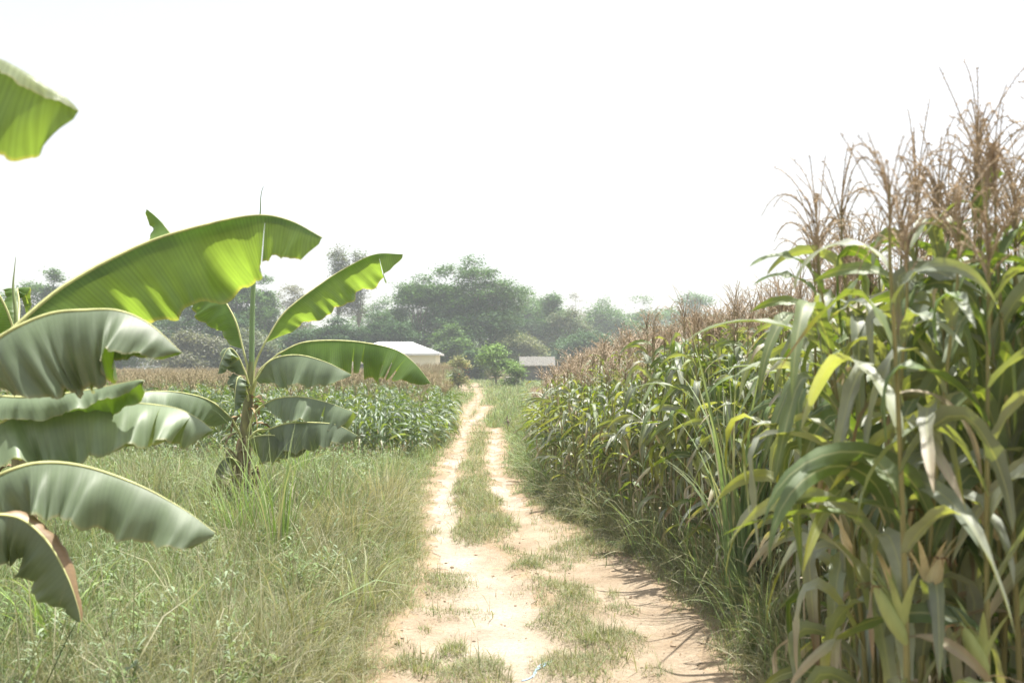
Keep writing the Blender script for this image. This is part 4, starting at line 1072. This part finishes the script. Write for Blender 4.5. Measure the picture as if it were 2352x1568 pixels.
DK = (0.040, 0.085, 0.030); MDG = (0.070, 0.135, 0.036); LT = (0.12, 0.19, 0.05); GRY = (0.16, 0.155, 0.11)
TREES = [
    # label, px, top, width, dist, kwargs
    ('largest spreading tree above the end of the path', 1090, 592, 215, 150, dict(low=0.30, npad=34, leaves=15000, col=MDG, shape='umbrella', flat=0.42, trunk=0.5, pad=0.2)),
    ('broad flat topped tree joined to the left of the largest tree', 972, 636, 165, 148, dict(low=0.2, npad=28, leaves=11000, col=MDG, shape='umbrella', flat=0.42, trunk=0.4, pad=0.22)),
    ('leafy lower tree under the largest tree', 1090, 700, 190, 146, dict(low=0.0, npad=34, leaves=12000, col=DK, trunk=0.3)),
    ('bright green bushy tree in front of the largest tree', 1040, 752, 100, 138, dict(low=0.0, npad=22, leaves=4600, col=(0.09, 0.155, 0.045), trunk=0.2, pad=0.19)),
    ('dark layered tree behind the white roofed house', 870, 722, 150, 142, dict(low=0.05, npad=26, leaves=9000, col=DK, shape='umbrella', flat=0.3, trunk=0.3)),
    ('dark layered tree left of the white roofed house', 775, 735, 150, 140, dict(low=0.05, npad=26, leaves=9000, col=DK, shape='umbrella', flat=0.3, trunk=0.3)),
    ('low dark tree behind the middle banana stem', 690, 765, 130, 138, dict(low=0.0, npad=22, leaves=7000, col=DK, trunk=0.25)),
    ('pale domed tree between the slim tree and the flat topped tree', 880, 690, 120, 215, dict(low=0.1, npad=22, leaves=5000, col=MDG, trunk=0.4, leafsize=0.45)),
    ('slim tall tree with two feathery tufts, left one', 775, 572, 44, 165, dict(low=0.45, npad=12, leaves=1900, col=GRY, col2=LT, shape='column', flat=1.3, trunk=0.2, pad=0.34)),
    ('slim tall tree with drooping foliage beside its twin, right one', 822, 576, 50, 166, dict(low=0.4, npad=13, leaves=2000, col=GRY, col2=LT, shape='column', flat=1.3, trunk=0.2, pad=0.34)),
    ('thin greyish half bare tree beside the cone shaped tree', 668, 660, 90, 190, dict(low=0.3, npad=18, leaves=2200, col=GRY, col2=GRY, trunk=0.25, leafsize=0.36)),
    ('cone shaped tree left of the upright rolled banana leaf', 605, 640, 80, 155, dict(low=0.05, npad=24, leaves=7000, col=MDG, shape='cone', trunk=0.25)),
    ('round crowned tree between the banana leaves', 545, 645, 110, 150, dict(low=0.2, npad=22, leaves=7500, col=MDG, trunk=0.3)),
    ('large dark tree low behind the left field', 455, 705, 190, 140, dict(low=0.0, npad=32, leaves=12000, col=DK, trunk=0.3)),
    ('dusty grey-brown bushy tree at the left field edge', 430, 770, 150, 132, dict(low=0.0, npad=24, leaves=7000, col=(0.15, 0.16, 0.12), col2=(0.24, 0.23, 0.17), trunk=0.2)),
    ('dusty bushy tree right of the dark left tree', 560, 760, 130, 134, dict(low=0.0, npad=22, leaves=6500, col=(0.12, 0.15, 0.10), col2=(0.2, 0.22, 0.14), trunk=0.2)),
    ('tree with a small pointed top at the far left', 122, 626, 60, 150, dict(low=0.3, npad=14, leaves=3200, col=MDG, shape='cone', trunk=0.25)),
    ('wide low tree at the far left edge', 75, 655, 160, 152, dict(low=0.0, npad=30, leaves=9000, col=MDG, trunk=0.3)),
    ('green tree hidden behind the big banana leaf', 260, 690, 220, 150, dict(low=0.0, npad=34, leaves=9000, col=MDG, trunk=0.3)),
    ('wide umbrella shaped tree right of the largest tree', 1215, 688, 210, 200, dict(low=0.25, npad=30, leaves=10000, col=MDG, shape='umbrella', flat=0.35, trunk=0.5, leafsize=0.42)),
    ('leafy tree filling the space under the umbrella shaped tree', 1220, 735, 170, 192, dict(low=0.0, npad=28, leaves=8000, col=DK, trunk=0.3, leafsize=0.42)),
    ('yellowish green soft tree behind the hut', 1195, 770, 105, 165, dict(low=0.0, npad=20, leaves=6000, col=(0.17, 0.19, 0.09), col2=(0.24, 0.25, 0.13), trunk=0.2)),
    ('narrow tree with a clumped top right of the umbrella tree', 1270, 680, 58, 185, dict(low=0.2, npad=16, leaves=4000, col=MDG, shape='cone', trunk=0.25, leafsize=0.4)),
    ('greyish half leafless tree behind the hut roof', 1310, 715, 90, 180, dict(low=0.0, npad=22, leaves=3600, col=GRY, col2=MDG, trunk=0.25, leafsize=0.36)),
    ('bare thin twiggy tree showing against the sky', 1322, 676, 70, 230, dict(low=0.3, npad=20, leaves=500, col=GRY, trunk=0.3, leafsize=0.3)),
    ('hazy round tree right of the bare twiggy tree', 1392, 690, 150, 230, dict(low=0.0, npad=28, leaves=7000, col=MDG, trunk=0.3, leafsize=0.5)),
    ('hazy tree with ragged top above the corn tassels', 1475, 684, 110, 240, dict(low=0.0, npad=24, leaves=4600, col=MDG, trunk=0.3, leafsize=0.5)),
    ('faint domed tree furthest right above the corn', 1592, 674, 130, 275, dict(low=0.0, npad=24, leaves=5600, col=MDG, trunk=0.3, leafsize=0.6)),
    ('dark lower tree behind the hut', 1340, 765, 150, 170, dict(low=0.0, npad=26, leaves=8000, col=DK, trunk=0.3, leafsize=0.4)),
]
for i, (lb, px, top, wd, d, k) in enumerate(TREES):
    tree('broadleaf_tree', lb, px, top, wd, d, seed=600 + i, **k)
tree('shrub', 'leafy light green shrub between the end of the path and the hut', 1140, 795, 92, 96, low=0.12, npad=15, leaves=1700, leafsize=0.2, pad=0.2, col=(0.15, 0.23, 0.07), trunk=0.1, seed=700, group='shrubs at the end of the path', cat='shrub', flat=0.5)
tree('shrub', 'straggly low shrub in front of the hut wall', 1180, 842, 36, 92, low=0.0, npad=12, leaves=500, leafsize=0.22, col=LT, trunk=0.06, seed=701, group='shrubs at the end of the path', cat='shrub')
tree('shrub', 'tall loose shrub dotted with orange flowers left of the path end', 1052, 824, 56, 84, low=0.0, npad=18, leaves=1200, leafsize=0.16, col=(0.22, 0.25, 0.10), col2=(0.34, 0.31, 0.15), trunk=0.06, seed=702, group='shrubs at the end of the path', cat='shrub')
tree('shrub', 'dark leafy gap filling shrub right at the far end of the path', 1088, 812, 44, 130, low=0.0, npad=12, leaves=2200, leafsize=0.28, col=DK, trunk=0.1, seed=703, group='shrubs at the end of the path', cat='shrub')
sh = [o for o in bpy.data.objects if o.get('label', '').startswith('tall loose shrub')][0]
g = Geo(); n = 46; p_ = rng.normal(0, 1, (n, 3)) * (0.7, 0.3, 0.4) + (0, -0.6, 1.6)
blades(g, p_, rng.uniform(0, 6.28, n), 0.6, -0.3, 1.0, 0.10, 0.09, (0.75, 0.20, 0.04), S=1, C=2, prof='flat')
gobj('flowers', g, M['grass'], sh)

# wood further back that reads as one mass
n = 34000
x = rng.uniform(-210, 230, n); hgt = 10.0 + 8 * fbm(x * 0.05, x * 0 + 3, 71) + 5 * fbm(x * 0.22, x * 0 + 5, 72)
hgt = hgt * np.interp(x, [-210, 40, 80, 230], [1, 1, 1.05, 1.05])
z = hgt * np.sqrt(rng.random(n)); y = 285 + rng.uniform(-8, 8, n) - 6 * (1 - z / hgt)
g = Geo()
blades(g, np.stack([x, y, z], -1), rng.uniform(0, 6.283, n), rng.uniform(-0.2, 1.0, n), rng.uniform(-1, 0.5, n), 1.0, rng.uniform(0.9, 1.9, n), rng.uniform(0.6, 1.2, n),
       np.array(MDG) * rng.uniform(0.7, 1.5, n)[:, None], S=2, C=2, prof='leaf', twist=rng.uniform(-1, 1, n))
tag(gobj('distant_woodland', g, M['tree']), 'pale hazy woodland that closes the horizon behind the trees', 'woodland', kind='stuff')

# ------------------------------------------------------------------ house, hut, small things
def box(g, x0, x1, y0, y1, z0, z1, tint):
    v = [(x, y, z) for x in (x0, x1) for y in (y0, y1) for z in (z0, z1)]
    q = [(0, 1, 3, 2), (4, 6, 7, 5), (0, 4, 5, 1), (2, 3, 7, 6), (0, 2, 6, 4), (1, 5, 7, 3)]
    for f in q: g.add([v[i] for i in f], [(0, 1, 2, 3)], tint)
    return g
def quad(g, a, b, c, d, tint): g.add([a, b, c, d], [(0, 1, 2, 3)], tint); return g

D = 100.0
hx1 = at(1008, 812, D)[0]; hx0 = hx1 - 9.6; ez = at(1008, 811, D)[2]; rz_ = at(936, 785, D + 3.5)[2]
ho = empty('farmhouse', (hx1 - 4.8, D + 3.5, 0)); tag(ho, 'low cream house with a white hipped metal roof behind the left corn', 'house')
hw = 4.8; hd = 3.5; inset = 3.1
g = Geo()
box(g, -hw + .35, hw - .35, -hd + .35, hd - .35, 0, ez + 0.02, (0.78, 0.74, 0.58))
gobj('wall', g, M['paint'], ho, False)
g = Geo()
e_ = [(-hw, -hd, ez), (hw, -hd, ez), (hw, hd, ez), (-hw, hd, ez)]; r0 = (-hw + inset, 0, rz_); r1 = (hw - inset, 0, rz_)
WH = (0.8, 0.81, 0.82)
quad(g, e_[0], e_[1], r1, r0, WH); quad(g, e_[2], e_[3], r0, r1, WH)
quad(g, e_[1], e_[2], r1, r1, WH); quad(g, e_[3], e_[0], r0, r0, WH)
for i in range(1, 30):      # standing seams of the metal sheets
    f = i / 30; x = -hw + 2 * hw * f
    xt = min(max(x, -hw + inset), hw - inset)
    fr = 1 - abs(x - xt) / inset
    zt = ez + (rz_ - ez) * fr; yt = -hd * (1 - fr)
    quad(g, (x - .02, -hd, ez + .035), (x + .02, -hd, ez + .035), (x + .02, yt, zt + .035), (x - .02, yt, zt + .035), (0.7, 0.71, 0.72))
gobj('roof', g, M['paint'], ho, False)
g = Geo()
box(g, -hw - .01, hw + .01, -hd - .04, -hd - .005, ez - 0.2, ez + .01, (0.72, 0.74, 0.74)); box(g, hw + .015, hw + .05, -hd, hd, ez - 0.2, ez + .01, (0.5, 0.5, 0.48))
gobj('fascia', g, M['paint'], ho, False)
g = Geo()
for xw in (-3.6, -0.6): box(g, xw, xw + 1.2, -hd + .33, -hd + .36, 1.0, 2.2, (0.12, 0.13, 0.13))
gobj('window', g, M['paint'], ho, False)

D = 120.0
a0 = at(1199, 835, D); a1 = at(1270, 835, D); zt = at(1230, 818.5, D + 1.2)[2]; ze = at(1230, 836, D - .3)[2]
cxh = (a0[0] + a1[0]) / 2; hh = (a1[0] - a0[0]) / 2
hu = empty('hut', (cxh, D + 1.2, 0)); tag(hu, 'small grey plank hut with a pale thatched roof beyond the right corn', 'hut')
g = Geo(); zz0 = 0.25; npl = 11
for i in range(npl):
    za = zz0 + (ze - zz0) * i / npl; zb = zz0 + (ze - zz0) * (i + 1) / npl
    t_ = 0.11 + 0.06 * random.random()
    box(g, -hh, hh, -1.2 + 0.02 * (i % 2), -1.12, za, zb - 0.025, (t_ * 1.02, t_, t_ * 0.97))
    box(g, hh - 0.06, hh + 0.012 * (i % 2), -1.1, 1.1, za, zb - 0.03, (t_ * .95, t_ * .93, t_ * .9))
    box(g, -hh - 0.012 * (i % 2), -hh + 0.06, -1.1, 1.1, za, zb - 0.03, (t_ * .95, t_ * .93, t_ * .9))
box(g, -hh + .05, hh - .05, 1.1, 1.18, zz0, ze, (0.25, 0.24, 0.22))
gobj('wall', g, M['plank'], hu, False)
g = Geo()
for sx in (-1, 1):
    for sy in (-1, 1): box(g, sx * (hh - .1) - .06, sx * (hh - .1) + .06, sy * 1.0 - .06, sy * 1.0 + .06, -0.1, ze + .05, (0.2, 0.18, 0.15))
gobj('post', g, M['plank'], hu, False)
g = Geo(); m1, m2 = 40, 14
for sy in (-1, 1):
    u = np.linspace(-hh - .32, hh + .28, m1)[:, None] * np.ones((1, m2)); v = np.linspace(0, 1, m2)[None, :] * np.ones((m1, 1))
    rr_ = rng.normal(0, 0.02, (m1, m2)); edge = rng.normal(0, 0.05, (m1, 1)) * (v > 0.95)
    top_ = np.stack([u, sy * (v * 1.65 + edge), zt - v * (zt - ze) * 1.15 + rr_], -1); bot = top_ - (0, 0, 0.12)
    g.add(top_.reshape(-1, 3), grid_quads(1, m1, m2), (0.17, 0.165, 0.15)); g.add(bot.reshape(-1, 3), grid_quads(1, m1, m2), (0.32, 0.30, 0.26))
    rim = np.stack([top_[:, -1], bot[:, -1]], 1); g.add(rim.reshape(-1, 3), grid_quads(1, m1, 2), (0.38, 0.36, 0.32))
    for e in (0, -1):
        rim = np.stack([top_[e], bot[e]], 1); g.add(rim.reshape(-1, 3), grid_quads(1, m2, 2), (0.36, 0.34, 0.3))
gobj('roof', g, M['thatch'], hu, False)

D = 104.0
a0 = at(1158, 868, D); g = Geo(); box(g, 0, 1.7, 0, 0.6, 0, 0.75, (0.62, 0.60, 0.54)); box(g, -0.05, 1.75, -0.05, 0.65, 0.755, 0.84, (0.7, 0.68, 0.62))
o = gobj('water_trough', g, M['paint'], None, False); o.location = (a0[0], D, 0); tag(o, 'low pale concrete trough standing left of the hut', 'trough')

# dark dried weed standing in the verge
x, y = gnd(1166, 985); g = Geo(); n = 26; zz = rng.uniform(0.05, 0.36, n)
tubes(g, catmull([(0, 0, 0), (0.02, 0, 0.2), (-0.01, 0, 0.42)], 8), np.linspace(0.02, 0.008, 8), (0.10, 0.07, 0.05), 5)
blades(g, np.stack([0 * zz, 0 * zz, zz], -1), rng.uniform(0, 6.28, n), R(50), -R(60), 1.0, 0.15, 0.05, (0.14, 0.10, 0.08), S=4, C=2, prof='leaf')
o = gobj('dead_weed', g, M['stem']); o.location = (x, y, 0); tag(o, 'small dark dried weed standing alone on the grassy right verge', 'weed')

# small stones and clods
n = 420; yy = 4.5 + 12 * rng.random(n) ** 1.4; xx = rng.uniform(-1.6, 2.2, n); k = bare(xx, yy) > 0.1; xx, yy = xx[k], yy[k]
g = Geo(); zz = height(xx, yy)
th = np.arange(7) / 6 * 6.2832; la = np.array([-1.4, -0.5, 0.35, 1.0, 1.5])
for i in range(len(xx)):
    rr_ = 0.004 + 0.014 * random.random() ** 3; sx_, sy_ = rr_ * random.uniform(0.8, 1.6), rr_ * random.uniform(0.8, 1.4); jit = rng.uniform(0.8, 1.2, (5, 7)); jit[:, 6] = jit[:, 0]
    V = np.stack([xx[i] + sx_ * np.cos(la)[:, None] * np.cos(th) * jit, yy[i] + sy_ * np.cos(la)[:, None] * np.sin(th) * jit, zz[i] + rr_ * 0.3 + rr_ * 0.7 * np.sin(la)[:, None] * jit], -1)
    g.add(V.reshape(-1, 3), grid_quads(1, 5, 7)[:, ::-1], np.array((0.34, 0.26, 0.18)) * random.uniform(0.5, 1.1))
tag(gobj('clods', g, M['bark']), 'tiny clods and stones strewn over the bare soil', 'stones', kind='stuff')

# blue twine on the path
P = [gnd(px, py) for px, py in [(1198, 1552), (1212, 1549), (1222, 1545), (1228, 1535), (1238, 1526), (1250, 1524), (1262, 1520), (1250, 1529), (1236, 1533), (1226, 1540)]]
P = catmull(np.array([(p[0], p[1], 0) for p in P]), 60); P[:, 2] = height(P[:, 0], P[:, 1]) + 0.006
g = Geo(); tubes(g, P, 0.004, (0.30, 0.42, 0.55), 6)
P2 = P[8:50] + rng.normal(0, 0.004, (42, 3)) + (0.012, 0.008, 0.003); tubes(g, P2, 0.003, (0.38, 0.50, 0.60), 5)
o = gobj('twine', g, M['paint']); tag(o, 'frayed pale blue plastic twine lying on the bare soil', 'twine')

# ------------------------------------------------------------------ haze
m, t, N, Lk = new_mat('haze')
pv = N('VolumePrincipled'); pv.inputs['Color'].default_value = (0.86, 0.94, 1.0, 1); pv.inputs['Density'].default_value = 0.0009
pv.inputs['Anisotropy'].default_value = 0.3
out = N('OutputMaterial'); Lk(pv.outputs[0], out.inputs['Volume'])
g = Geo(); box(g, -660, 660, -140, 720, -1.2, 30, (1, 1, 1))
o = gobj('haze', g, m, None, False)
tag(o, 'thin pale haze hanging over the fields and trees', 'haze', kind='stuff')
